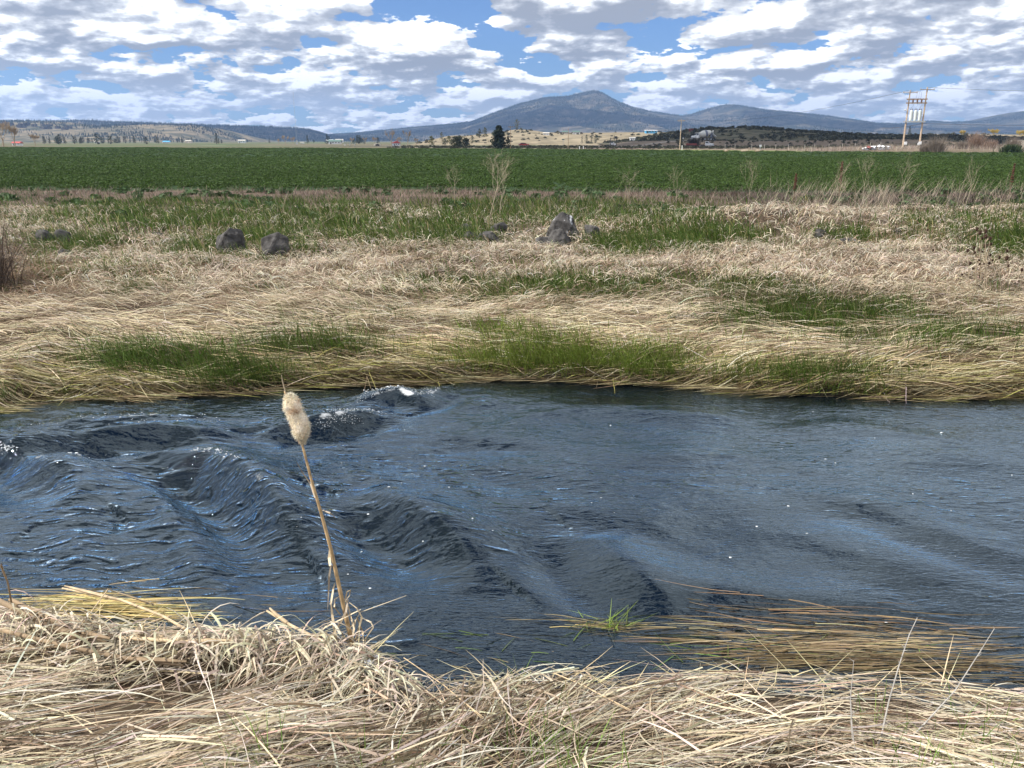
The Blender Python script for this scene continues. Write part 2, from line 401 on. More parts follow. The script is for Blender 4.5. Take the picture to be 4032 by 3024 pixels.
def water(X, Y):
    h = np.zeros_like(X); fo = np.zeros_like(X)
    for px, A, su, sd, tr, ff in CRESTS:
        a, b = polyline_ridge(X, Y, px, A, su, sd, tr); h += a; fo = np.maximum(fo, ff * b)
    # domain-warped ripples: sleek swells, choppier on the -X side and along the standing waves
    wx = 0.7 * (fbm(X * .7, Y * .7, 2, 40) - .5); wy = 0.7 * (fbm(X * .7, Y * .7, 2, 41) - .5)
    x = X + wx; y = Y + wy
    left = sst(-X, -.8, 1.6)
    rough = 0.22 + 0.62 * left + 0.22 * sst(fbm(X * .6, Y * .6, 2, 44), .45, .6)
    def rid(q): return 1 - np.abs(2 * q - 1)
    c0 = at_z(1000, 2030, 0); q = np.exp(-((X - c0[0] + .3) / 1.5) ** 2 - ((Y - c0[1]) / 1.3) ** 2)
    ph = ((X - c0[0]) * .80 + (Y - c0[1]) * .60) * 9.0 + 2.0 * (fbm(X * 1.1, Y * 1.1, 2, 46) - .5)
    h += 0.030 * q * (np.exp(1.4 * np.sin(ph)) / 2.4 - .6)
    h += (0.06 + .05 * rough) * (fbm(x * .75, y * 1.25, 2, 30) - .5)
    h += rough * 0.030 * (rid(fbm(x * 1.6 + y * .8, y * 3.6, 2, 31)) - .6)
    h += rough * 0.013 * (rid(vnoise(x * 4.4 - y * 2.0, y * 9.5, 33)) - .5)
    h += (.25 + rough) * 0.0055 * (rid(vnoise(x * 7 + y * 3.0, y * 21, 35)) - .5)
    calm = sst(Y - yN(X), 0.0, 0.9) * sst(yF(X) - Y, 0.0, 0.5)
    fo = fo * np.clip(1.9 * fbm(X * 9, Y * 13, 3, 48) - .25, 0, 1.3)
    return h * (0.12 + 0.88 * calm), fo
def water_mat():
    m, nt, b = mk('river_water'); N = nt.nodes; L = nt.links
    tc = N.new('ShaderNodeTexCoord'); mp = N.new('ShaderNodeMapping'); mp.inputs['Scale'].default_value = (4.0, 12.5, 10); mp.inputs['Rotation'].default_value = (0, 0, R(-8))
    L.new(tc.outputs['Object'], mp.inputs[0])
    n1 = N.new('ShaderNodeTexNoise'); n1.inputs['Scale'].default_value = 1.0; n1.inputs['Detail'].default_value = 4; n1.inputs['Roughness'].default_value = .6; n1.inputs['Distortion'].default_value = 0.9; n1.noise_type = 'RIDGED_MULTIFRACTAL'; n1.normalize = True
    L.new(mp.outputs[0], n1.inputs['Vector'])
    mp2 = N.new('ShaderNodeMapping'); mp2.inputs['Scale'].default_value = (16, 46, 10); mp2.inputs['Rotation'].default_value = (0, 0, R(14)); L.new(tc.outputs['Object'], mp2.inputs[0])
    n2 = N.new('ShaderNodeTexNoise'); n2.inputs['Detail'].default_value = 2; n2.inputs['Scale'].default_value = 1.0; n2.inputs['Distortion'].default_value = 0.6; L.new(mp2.outputs[0], n2.inputs['Vector'])
    b1 = N.new('ShaderNodeBump'); b1.inputs['Strength'].default_value = 0.75; b1.inputs['Distance'].default_value = 0.024; L.new(n1.outputs[0], b1.inputs['Height'])
    ca = N.new('ShaderNodeAttribute'); ca.attribute_name = 'chop'; cm = N.new('ShaderNodeMath'); cm.operation = 'MULTIPLY'; L.new(ca.outputs['Fac'], cm.inputs[0]); cm.inputs[1].default_value = 0.026; L.new(cm.outputs[0], b1.inputs['Distance'])
    b2 = N.new('ShaderNodeBump'); b2.inputs['Strength'].default_value = 0.6; b2.inputs['Distance'].default_value = 0.009; L.new(n2.outputs[0], b2.inputs['Height']); L.new(b1.outputs[0], b2.inputs['Normal'])
    fr = N.new('ShaderNodeFresnel'); fr.inputs['IOR'].default_value = 1.36; L.new(b2.outputs[0], fr.inputs['Normal'])
    fm = N.new('ShaderNodeMath'); fm.operation = 'MULTIPLY'; fm.use_clamp = True; L.new(fr.outputs[0], fm.inputs[0]); fm.inputs[1].default_value = 2.1
    gl = N.new('ShaderNodeBsdfGlossy'); gl.inputs['Roughness'].default_value = 0.012; gl.inputs['Color'].default_value = (.70, .86, 1.0, 1); L.new(b2.outputs[0], gl.inputs['Normal'])
    tr = N.new('ShaderNodeBsdfTransparent'); tr.inputs[0].default_value = (.40, .44, .36, 1)
    df = N.new('ShaderNodeBsdfDiffuse'); df.inputs[0].default_value = (.002, .006, .010, 1); L.new(b2.outputs[0], df.inputs['Normal'])
    body = N.new('ShaderNodeMixShader'); body.inputs[0].default_value = 0.62; L.new(tr.outputs[0], body.inputs[1]); L.new(df.outputs[0], body.inputs[2])
    mx = N.new('ShaderNodeMixShader'); L.new(fm.outputs[0], mx.inputs[0]); L.new(body.outputs[0], mx.inputs[1]); L.new(gl.outputs[0], mx.inputs[2])
    # foam that lies on the crests
    at = N.new('ShaderNodeAttribute'); at.attribute_name = 'foam'
    mp3 = N.new('ShaderNodeMapping'); mp3.inputs['Scale'].default_value = (32, 48, 32); L.new(tc.outputs['Object'], mp3.inputs[0])
    n3 = N.new('ShaderNodeTexNoise'); n3.inputs['Scale'].default_value = 1; n3.inputs['Detail'].default_value = 6; n3.inputs['Roughness'].default_value = .8; L.new(mp3.outputs[0], n3.inputs['Vector'])
    ad = N.new('ShaderNodeMath'); ad.operation = 'ADD'; L.new(at.outputs['Fac'], ad.inputs[0]); L.new(n3.outputs[0], ad.inputs[1])
    mr = N.new('ShaderNodeMapRange'); mr.inputs[1].default_value = .92; mr.inputs[2].default_value = 1.5; L.new(ad.outputs[0], mr.inputs[0])
    fd = N.new('ShaderNodeBsdfDiffuse'); fd.inputs[0].default_value = (.75, .78, .80, 1)
    mf = N.new('ShaderNodeMixShader'); L.new(mr.outputs[0], mf.inputs[0]); L.new(mx.outputs[0], mf.inputs[1]); L.new(fd.outputs[0], mf.inputs[2])
    L.new(mf.outputs[0], N['Material Output'].inputs[0])
    return m
def build_river():
    xs = spaced(-900, -6.6, 6.8, 900, 0.021, 1.15); ys = np.arange(2.4, 10.6, 0.021)
    X, Y = np.meshgrid(xs, ys, indexing='ij'); h, fo = water(X, Y)
    V = np.stack([X, Y, h], -1).reshape(-1, 3)
    o = mesh_obj('river', V, grid_faces(len(xs), len(ys)), water_mat(), smooth=True)
    ch = (.42 + .58 * sst(-X, -.6, 1.8)) * (.30 + 1.4 * sst(fbm(X * .55 + Y * .2, Y * 1.1, 3, 49), .36, .64)); a = o.data.attributes.new('chop', 'FLOAT', 'POINT'); a.data.foreach_set('value', ch.ravel().astype(np.float32))
    a = o.data.attributes.new('foam', 'FLOAT', 'POINT'); a.data.foreach_set('value', fo.ravel().astype(np.float32))
    tag(o, 'fast dark blue river with standing waves between grassy banks', 'river', kind='structure')
build_river()

# ------------------------------------------------------------------ grass blades in bulk
def ribbons(name, P, W, side, C, material=None, tipc=None):
    """P (N,S,3) centre lines, W (N,S) widths, side (N,3), C (N,3) colours -> one mesh"""
    N_, S = P.shape[:2]
    t = np.gradient(P, axis=1); t /= np.linalg.norm(t, axis=2, keepdims=True) + 1e-9
    sd = side[:, None, :] - t * (side[:, None, :] * t).sum(2, keepdims=True); sd /= np.linalg.norm(sd, axis=2, keepdims=True) + 1e-9
    V = np.stack([P - sd * W[..., None] / 2, P + sd * W[..., None] / 2], 2).reshape(-1, 3)
    b = (np.arange(N_)[:, None] * S + np.arange(S - 1)[None, :]) * 2
    F = np.stack([b, b + 1, b + 3, b + 2], -1).reshape(-1, 4)
    Cc = np.repeat(C[:, None, :], S, 1)
    if tipc is not None:
        s = np.linspace(0, 1, S)[None, :, None]; Cc = Cc * (1 - s) + tipc[:, None, :] * s
    Cc = np.repeat(Cc[:, :, None, :], 2, 2).reshape(-1, 3)
    return mesh_obj(name, V, F, material or M_GRASS, cols=Cc)
def U(n, a=0., b=1.): return a + (b - a) * rng.random(n)
def lying(x, y, yaw, L, w, h0, arch, lift, wig, S=5, ground=T, stiff=0.7):
    """blades flattened on the ground: follow its height"""
    n = len(x); s = np.linspace(0, 1, S); ds = (L / (S - 1))[:, None]
    a = yaw[:, None] + wig[:, None] * (s[None, :] - .3)
    cx = np.concatenate([np.zeros((n, 1)), np.cumsum(np.cos(a[:, :-1]) * ds, 1)], 1); cyy = np.concatenate([np.zeros((n, 1)), np.cumsum(np.sin(a[:, :-1]) * ds, 1)], 1)
    X = x[:, None] + cx; Y = y[:, None] + cyy
    Z = ground(X, Y)
    Z = np.minimum(Z, Z[:, :1] + 0.35 * L[:, None]); Z = np.maximum(Z, Z[:, :1] - 0.6 * L[:, None])
    Z = (1 - stiff) * Z + stiff * (Z[:, :1] * (1 - s)[None] + Z[:, -1:] * s[None])
    Z = Z + h0[:, None] + arch[:, None] * np.sin(np.pi * s)[None] + lift[:, None] * s[None] ** 1.5
    W = w[:, None] * (1 - 0.75 * np.clip((s - .35) / .65, 0, 1) ** 1.5)[None]
    tilt = rng.normal(0, .55, n)
    side = np.stack([-np.sin(yaw) * np.cos(tilt), np.cos(yaw) * np.cos(tilt), np.sin(tilt)], 1)
    return np.stack([X, Y, Z], -1), W, side
def standing(x, y, z, yaw, L, w, p0, p1, S=4):
    """blades that rise at pitch p0 and bend to p1"""
    n = len(x); s = np.linspace(0, 1, S); ds = (L / (S - 1))[:, None]
    p = p0[:, None] + (p1 - p0)[:, None] * s[None] ** 1.3
    hor = np.concatenate([np.zeros((n, 1)), np.cumsum(np.cos(p[:, :-1]) * ds, 1)], 1); ver = np.concatenate([np.zeros((n, 1)), np.cumsum(np.sin(p[:, :-1]) * ds, 1)], 1)
    P = np.stack([x[:, None] + hor * np.cos(yaw)[:, None], y[:, None] + hor * np.sin(yaw)[:, None], z[:, None] + ver], -1)
    W = w[:, None] * (1 - 0.85 * np.clip((s - .3) / .7, 0, 1) ** 1.3)[None]
    k = yaw + np.pi / 2 + rng.normal(0, .5, n)
    return P, W, np.stack([np.cos(k), np.sin(k), np.zeros(n)], 1)
GREEN = [(650, 872, 480, 50, .95), (1250, 880, 330, 60, .95), (1720, 905, 260, 55, .8), (2150, 850, 520, 40, .8), (2480, 985, 130, 40, 1), (2700, 930, 240, 60, .85), (3750, 900, 250, 50, .4),
    (3960, 950, 130, 80, .7), (1850, 1130, 260, 26, .5), (2300, 1150, 520, 50, .6), (2900, 1150, 330, 40, .55), (3250, 1250, 380, 65, 1), (3600, 1330, 350, 50, .5), (640, 1450, 300, 50, .8), (930, 1500, 240, 50, .8),
    (1250, 1390, 220, 36, .7), (2180, 1445, 330, 45, 1), (2560, 1460, 170, 55, 1), (130, 1585, 170, 22, .7), (3150, 1500, 300, 30, .7), (2100, 1370, 200, 30, .5), (1050, 960, 120, 60, .7), (1350, 1270, 250, 40, .3),
    (3350, 930, 120, 30, .7), (400, 1080, 250, 40, .3), (300, 960, 200, 50, .45), (3300, 1570, 160, 20, .8), (900, 1000, 300, 40, .5), (600, 1140, 150, 20, .4), (1960, 1330, 140, 26, .35)]
def greenness(px, py):
    g = np.zeros_like(px)
    for a, b, rx, ry, w in GREEN: g = np.maximum(g, np.minimum(1, w * 1.25) * np.exp(-(((px - a) / (rx * 1.15)) ** 2 + ((py - b) / (ry * 1.2)) ** 2) ** 1.3))
    return g
def scatter(n, y0, y1, k=0.72, xo=0.0):
    """points over the seen wedge of the bank and a margin to either side"""
    y = np.sqrt(U(n, y0 * y0, y1 * y1)); x = (U(n, -1, 1)) * (k * y + 0.6) + xo
    return x, y
def jitter(base, n, v, seedx, seedy, tone=.25):
    b = np.array(base)[None] * (1 + rng.normal(0, v, (n, 1))) * (1 + rng.normal(0, .05, (n, 3)))
    t = 1 + tone * 2 * (fbm(seedx * 1.6, seedy * 1.6, 3, 60) - .5)
    return np.clip(b * t[:, None], .01, .85)
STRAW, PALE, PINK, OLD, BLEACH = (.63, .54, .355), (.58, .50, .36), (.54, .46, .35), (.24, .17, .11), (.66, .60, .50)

def far_bank():
    Ps = []
    zones = [(7.0, 11.5, 66000, .0072, (.16, .52)), (11.5, 16, 66000, .010, (.15, .42)), (16, 26, 56000, .016, (.18, .45))]
    out = [[], [], [], []]
    for y0, y1, n, w0, (l0, l1) in zones:
        x, y = scatter(n, y0, y1); keep = y > yF(x) - 0.03; x, y = x[keep], y[keep]
        z = T(x, y); px, py = proj(x, y, z); g = greenness(px, py)
        clump = .5 * fbm(x * 1.0, y * 1.6, 3, 62) + .5 * fbm(x * 2.6, y * 3.6, 3, 63)
        keep = (U(len(x)) > np.minimum(g * 1.15, .96)) & (U(len(x)) < .15 + 1.5 * sst(clump, .38, .56)); x, y, py, g, px = x[keep], y[keep], py[keep], g[keep], px[keep]
        n = len(x)
        ang = 0.55 * (fbm(x * .9, y * 1.4, 3, 64) - .5) * 2 + rng.normal(0, .2, n) + .04 + np.where(U(n) < .08, rng.normal(0, 1.2, n), 0)
        messy = sst(py, 1330, 1090); ang = ang + messy * rng.normal(0, .65, n)
        flip = U(n) < .35 + .3 * (fbm(x * .4, y * .5, 2, 66) > .5); yaw = ang + np.where(flip, np.pi, 0)
        L = U(n, l0, l1) * (1 - .35 * messy); w = w0 * U(n, .55, 1.25)
        h0 = U(n, .0, .10); edge = np.exp(-((y - yF(x)) / .35) ** 2)
        P, W, sd = lying(x, y, yaw, L, w, h0 + .03, U(n, 0, .05) + .05 * messy * U(n), rng.normal(.0, .02, n) + messy * U(n, -.03, .08), rng.normal(0, .12, n) + messy * rng.normal(0, .6, n), 4)
        P[..., 2] = np.maximum(P[..., 2], 0.004 + .03 * U(n)[:, None])
        k = sst(py, 1400, 1050)[:, None]; C = jitter(STRAW, n, .17, x, y) * (1 - k) + jitter(PINK, n, .2, x, y) * k
        bl = (U(n) < .16)[:, None]; C = np.where(bl, jitter(BLEACH, n, .1, x, y), C)
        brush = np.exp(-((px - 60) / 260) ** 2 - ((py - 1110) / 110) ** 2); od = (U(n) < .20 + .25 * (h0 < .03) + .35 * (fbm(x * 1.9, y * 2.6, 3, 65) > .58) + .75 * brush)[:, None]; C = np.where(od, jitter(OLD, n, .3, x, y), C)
        gy = ((U(n) < .5 * edge) & (U(n) < .6))[:, None]; C = np.where(gy, np.array([.42, .38, .12]) * U(n, .6, 1.1)[:, None], C)
        for q, v in zip(out, (P, W, sd, C)): q.append(v)
    n = 26000; x = U(n, -7.6, 7.8); d = np.abs(rng.normal(0, .33, n)) - .10; y = yF(x) + d; z = np.maximum(T(x, y), .0); px, py = proj(x, y, z); g = greenness(px, py); k = U(n) > np.minimum(.97, g * 1.25); x, y, d = x[k], y[k], d[k]; n = len(x)
    yaw = .30 * (fbm(x * 1.2, y * 0, 2, 67) - .5) * 2 + rng.normal(.02, .17, n) + np.where(U(n) < .5, np.pi, 0)
    P, W, sd = lying(x, y, yaw, U(n, .15, .55), .0065 * U(n, .6, 1.3), U(n, .0, .13), U(n, 0, .02), rng.normal(0, .015, n), rng.normal(0, .08, n), 4, T, .85)
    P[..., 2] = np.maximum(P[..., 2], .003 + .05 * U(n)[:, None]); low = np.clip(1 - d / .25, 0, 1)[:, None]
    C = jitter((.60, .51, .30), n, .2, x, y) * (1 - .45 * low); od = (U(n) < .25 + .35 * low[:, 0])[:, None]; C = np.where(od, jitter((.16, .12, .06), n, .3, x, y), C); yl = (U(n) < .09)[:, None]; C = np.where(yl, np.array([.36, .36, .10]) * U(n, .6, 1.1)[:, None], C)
    for q, v in zip(out, (P, W, sd, C)): q.append(v)
    P, W, sd, C = [np.concatenate(q) for q in out]
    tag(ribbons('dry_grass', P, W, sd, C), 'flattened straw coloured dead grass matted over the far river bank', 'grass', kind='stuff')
    # curled pale tufts
    x, y = scatter(26000, 9.2, 25); z = T(x, y); px, py = proj(x, y, z); g = greenness(px, py); tu = fbm(x * 1.3, y * 1.3, 3, 68)
    dens = sst(tu, .46, .6) * np.where(py < 1230, 1, .25) * (1 - .55 * g) * (y > yF(x) + .4)
    k = U(len(x)) < dens; x, y, z = x[k], y[k], z[k]; n = len(x)
    yaw = rng.normal(-.9, .9, n) + np.where(U(n) < .4, np.pi, 0) * (U(n) < .6); sc = np.clip(y / 12, .8, 1.7)
    P, W, sd = standing(x, y, z + .02, yaw, U(n, .16, .36) * sc ** .4, .0075 * sc * U(n, .7, 1.2), R(1) * U(n, 45, 85), R(1) * U(n, -75, -10), 5)
    k = (U(n) < .55)[:, None]; C = np.where(k, jitter(BLEACH, n, .12, x, y), jitter(PALE, n, .18, x, y))
    tag(ribbons('curled_dry_grass', P, W, sd, C), 'pale curled tufts of dead grass bent over on the far bank', 'grass', kind='stuff')
    # green blades
    out = [[], [], [], []]
    for y0, y1, n, w0 in [(7.2, 12, 120000, .007), (12, 18, 110000, .011), (18, 30, 90000, .018)]:
        x, y = scatter(n, y0, y1); z = T(x, y); px, py = proj(x, y, z); g = greenness(px, py)
        g = np.maximum(g, .10 * sst(fbm(x * .8, y * .8, 3, 70), .5, .62)) * (.35 + 1.2 * sst(fbm(x * 1.7, y * 1.7, 2, 71), .32, .6))
        k = (U(n) < g * .85) & (y > yF(x) - .02); x, y, z, py, px = x[k], y[k], z[k], py[k], px[k]; n = len(x)
        lush = sst(py, 1330, 1420) * np.exp(-((px - 2250) / 600) ** 2)
        yaw = rng.normal(-2.6, .9, n); L = U(n, .13, .33) * (1 + .35 * lush) * np.clip(y / 13, .85, 1.25)
        P, W, sd = standing(x, y, z, yaw, L, w0 * U(n, .7, 1.3), R(1) * U(n, 50, 88), R(1) * U(n, -10, 70), 4)
        lo = jitter((.085, .138, .026), n, .3, x, y); hi = jitter((.20, .26, .045), n, .2, x, y); lush = lush[:, None]
        C = lo * (1 - lush * .75) + hi * lush * .75
        yl = (U(n) < .10)[:, None]; C = np.where(yl, jitter((.36, .33, .14), n, .2, x, y), C)
        for q, v in zip(out, (P, W, sd, C)): q.append(v)
    n = 90000; x = U(n, -7.4, 7.6); y = yF(x) + U(n, -.06, 1.1); z = np.maximum(T(x, y), -.02); px, py = proj(x, y, z); g = greenness(px, py); k = U(n) < g * .42; x, y, z, px = x[k], y[k], z[k], px[k]; n = len(x); lush = np.exp(-((px - 2250) / 700) ** 2)[:, None]
    P, W, sd = standing(x, y, z + .05, rng.normal(-2.2, 1.0, n), U(n, .14, .36), .0062 * U(n, .7, 1.3), R(1) * U(n, 35, 85), R(1) * U(n, -25, 60), 4)
    C = jitter((.095, .15, .03), n, .25, x, y) * (1 - .8 * lush) + jitter((.21, .27, .05), n, .2, x, y) * .8 * lush
    for q, v in zip(out, (P, W, sd, C)): q.append(v)
    P, W, sd, C = [np.concatenate(q) for q in out]
    tag(ribbons('green_grass', P, W, sd, C), 'fresh green spring grass growing in patches on the far bank', 'grass', kind='stuff')
    # brown low stubble and weeds on the soil strip before the crop
    x, y = scatter(30000, 24, 37.5); z = T(x, y); px, py = proj(x, y, z)
    k = (U(len(x)) < .25 + .9 * sst(fbm(x * .5, y * .9, 3, 72), .38, .62)) & (y < field_edge(x) + .6); x, y, z = x[k], y[k], z[k]; n = len(x)
    P, W, sd = standing(x, y, z, U(n, 0, 6.28), U(n, .10, .34), .02 * U(n, .6, 1.2), R(1) * U(n, 20, 85), R(1) * U(n, -40, 60), 3)
    right = sst(x, 4, 12)[:, None]
    C = jitter((.185, .14, .11), n, .4, x * .5, y * .5) * (1 - .68 * right)
    gr = (fbm(x * .8, y * 1.4, 3, 73) > .6)[:, None]; C = np.where(gr, jitter((.06, .095, .03), n, .3, x, y), C)
    tag(ribbons('dead_stubble', P, W, sd, C), 'greyish brown dead weed stubble on the bare strip before the crop', 'stubble', kind='stuff')
far_bank()

def near_bank():
    out = [[], [], [], []]
    # underlying litter, then the combed long straw
    for layer, n, h0r, Lr, wr in [(0, 22000, (.0, .03), (.06, .22), (.0022, .0045)), (1, 25000, (.0, .10), (.14, .55), (.0022, .0065)), (2, 7000, (.05, .13), (.14, .6), (.0025, .010))]:
        x = U(n, -2.9, 3.2); y = U(n, 1.75, 3.75); k = (y < yN(x) + .03); x, y = x[k], y[k]; n = len(x)
        cl = fbm(x * 2.2, y * 3.0, 3, 80); k = U(n) < .08 + 1.3 * sst(cl, .38, .58); x, y = x[k], y[k]; n = len(x)
        # combed along the bank on the +X side, fanning downhill to either side of the hump
        swirl = (fbm(x * .9, y * 1.2, 2, 82) - .5) * 2
        base = np.interp(x, [-2.6, -1.2, -.4, .3, .9, 2.8], [3.0, 3.7, 4.25, 3.75, 3.2, 3.08])
        ang = base + .75 * swirl + rng.normal(0, .27 if layer else .9, n) - .25 * sst(2.9 - y, 0, .8) * sst(x, -.6, .4)
        ang = np.where(U(n) < .3, ang + np.pi, ang)
        cross = U(n) < (.10 if layer < 2 else .30); ang = np.where(cross, U(n, 0, 6.28), ang)
        L = U(n, *Lr); P, W, sd = lying(x, y, ang, L, U(n, *wr), U(n, *h0r), U(n, -.01, .025), rng.normal(0, .03, n), rng.normal(0, .10, n) + np.where(U(n) < .15, rng.normal(0, .8, n), 0), 6, T, .85)
        C = jitter((.57, .48, .345), n, .2, x * 2, y * 2, .25); k = (U(n) < .3)[:, None]; C = np.where(k, jitter(BLEACH, n, .12, x, y), C)
        od = (U(n) < (.8 if layer == 0 else .16 + .3 * (fbm(x * 3.3, y * 4.4, 3, 84) > .57)))[:, None]; C = np.where(od, jitter((.10, .074, .048) if layer == 0 else (.22, .16, .10), n, .35, x, y), C)
        for q, v in zip(out, (P, W, sd, C)): q.append(v)
    P, W, sd, C = [np.concatenate(q) for q in out]
    tag(ribbons('near_dry_grass', P, W, sd, C), 'thick combed mat of dead straw on the near river bank', 'grass', kind='stuff')
    # broad cattail leaves hanging over the hump
    n = 950; cxs = np.array([-2.35, -2.1, -1.85, -1.55, -1.15, -.95, -.75, -.55, -2.5, -1.3]); ci = rng.integers(0, len(cxs), n)
    x = cxs[ci] + rng.normal(0, .07, n); y = np.minimum(yN(x) - .16 - np.abs(rng.normal(0, .13, n)), 3.6)
    P, W, sd = standing(x, y, T(x, y) + U(n, .02, .16), rng.normal(-1.5, 1.1, n), U(n, .07, .30), U(n, .005, .014), R(1) * U(n, -20, 70), R(1) * U(n, -110, -25), 6)
    sd[:, 2] += rng.normal(0, .4, n); C = jitter((.62, .55, .42), n, .15, x, y); od = (U(n) < .3)[:, None]; C = np.where(od, jitter((.34, .28, .21), n, .2, x, y), C)
    tag(ribbons('hanging_dead_leaves', P, W, sd, C), 'pale dead leaves drooping over the bank around the cattail', 'leaves', kind='stuff')
    # straws that stick out over the edge
    n = 170; x = U(n, -2.7, 3.0); y = yN(x) - U(n, .0, .18); yaw = rng.normal(.35, .5, n) + np.where(U(n) < .45, 2.3, 0)
    P, W, sd = standing(x, y, np.maximum(T(x, y), .03) + .05, yaw, U(n, .08, .34), U(n, .003, .006), R(1) * U(n, 0, 28), R(1) * U(n, -5, 24), 4)
    tag(ribbons('protruding_straw', P, W, sd, jitter((.58, .49, .30), n, .18, x, y)), 'loose straws poking out over the water from the near bank', 'straw', kind='stuff')
    # green shoots
    cen = [(0.10, 2.55, .16, 60), (.28, 2.45, .10, 50), (-.95, 2.35, .10, 30), (.22, 2.75, .08, 26), (1.75, 2.45, .16, 60), (2.0, 2.75, .12, 34), (1.55, 2.9, .10, 16), (2.1, 2.42, .12, 40), (-.45, 2.36, .08, 20), (.03, 3.3, .03, 9), (1.62, 2.35, .12, 40)]
    x = np.concatenate([rng.normal(a, s, n_) for a, b, s, n_ in cen]); y = np.concatenate([rng.normal(b, s, n_) for a, b, s, n_ in cen]); n = len(x)
    P, W, sd = standing(x, y, T(x, y), U(n, 0, 6.28), U(n, .10, .28), U(n, .003, .006), R(1) * U(n, 50, 88), R(1) * U(n, 10, 75), 5)
    tag(ribbons('green_shoots', P, W, sd, jitter((.15, .23, .05), n, .25, x, y)), 'thin green shoots coming up through the near straw', 'shoots', kind='stuff')
near_bank()

def water_straw():
    hs = lambda X, Y: water(X, Y)[0]
    out = [[], [], [], []]
    def mat_of(n, pts, spread, z, cols, Lr, wr, yaw0, ys=.10):
        pts = np.array([at_z(a, b, 0)[:2] for a, b in pts]); i = rng.integers(0, len(pts) - 1, n); t = U(n)[:, None]
        q = pts[i] * (1 - t) + pts[i + 1] * t; x = q[:, 0] + rng.normal(0, spread * 2, n); y = q[:, 1] + rng.normal(0, spread, n)
        k = y > yN(x) - .05; x, y = x[k], y[k]; n = len(x)
        P, W, sd = lying(x, y, yaw0 + rng.normal(0, ys, n) + np.where(U(n) < .5, np.pi, 0), U(n, *Lr), U(n, *wr), U(n, *z), U(n, 0, .008), rng.normal(0, .006, n), rng.normal(0, .12, n), 4, hs)
        for o_, v in zip(out, (P, W, sd, jitter(cols, n, .42, x * 3, y * 3))): o_.append(v)
    mat_of(480, [(2850, 2500), (3300, 2520), (3700, 2560)], .10, (-.035, .016), (.33, .26, .15), (.2, .55), (.003, .006), -.03)
    mat_of(620, [(2900, 2560), (3400, 2600), (3950, 2640)], .09, (-.02, .014), (.19, .14, .075), (.2, .55), (.003, .006), .02)
    mat_of(190, [(2150, 2445), (2500, 2465), (2850, 2470)], .045, (-.035, .012), (.27, .21, .11), (.15, .5), (.003, .006), -.06)
    mat_of(170, [(2800, 2420), (3300, 2430), (3800, 2520)], .08, (-.02, .012), (.24, .165, .085), (.2, .6), (.003, .005), -.12)
    mat_of(700, [(1600, 2560), (2200, 2600), (2900, 2580)], .12, (-.05, -.006), (.26, .20, .10), (.15, .5), (.003, .005), -.25, .35)
    mat_of(260, [(300, 2330), (700, 2370), (1250, 2450)], .10, (-.04, -.002), (.34, .23, .10), (.2, .6), (.003, .006), -.1, .25)
    mat_of(240, [(250, 2360), (420, 2410), (560, 2420)], .06, (-.01, .03), (.50, .40, .17), (.2, .6), (.003, .006), -.03)
    mat_of(160, [(1700, 2480), (2300, 2540), (3000, 2560), (3900, 2600)], .12, (-.03, .006), (.10, .15, .03), (.1, .3), (.003, .006), .3, .6)
    mat_of(45, [(2350, 2440), (2480, 2455)], .03, (.0, .03), (.16, .22, .04), (.08, .25), (.003, .005), .8, .6)
    P, W, sd, C = [np.concatenate(q) for q in out]
    tag(ribbons('floating_straw', P, W, sd, C), 'rafts of wet straw floating on the river beside the near bank', 'straw', kind='stuff')
water_straw()

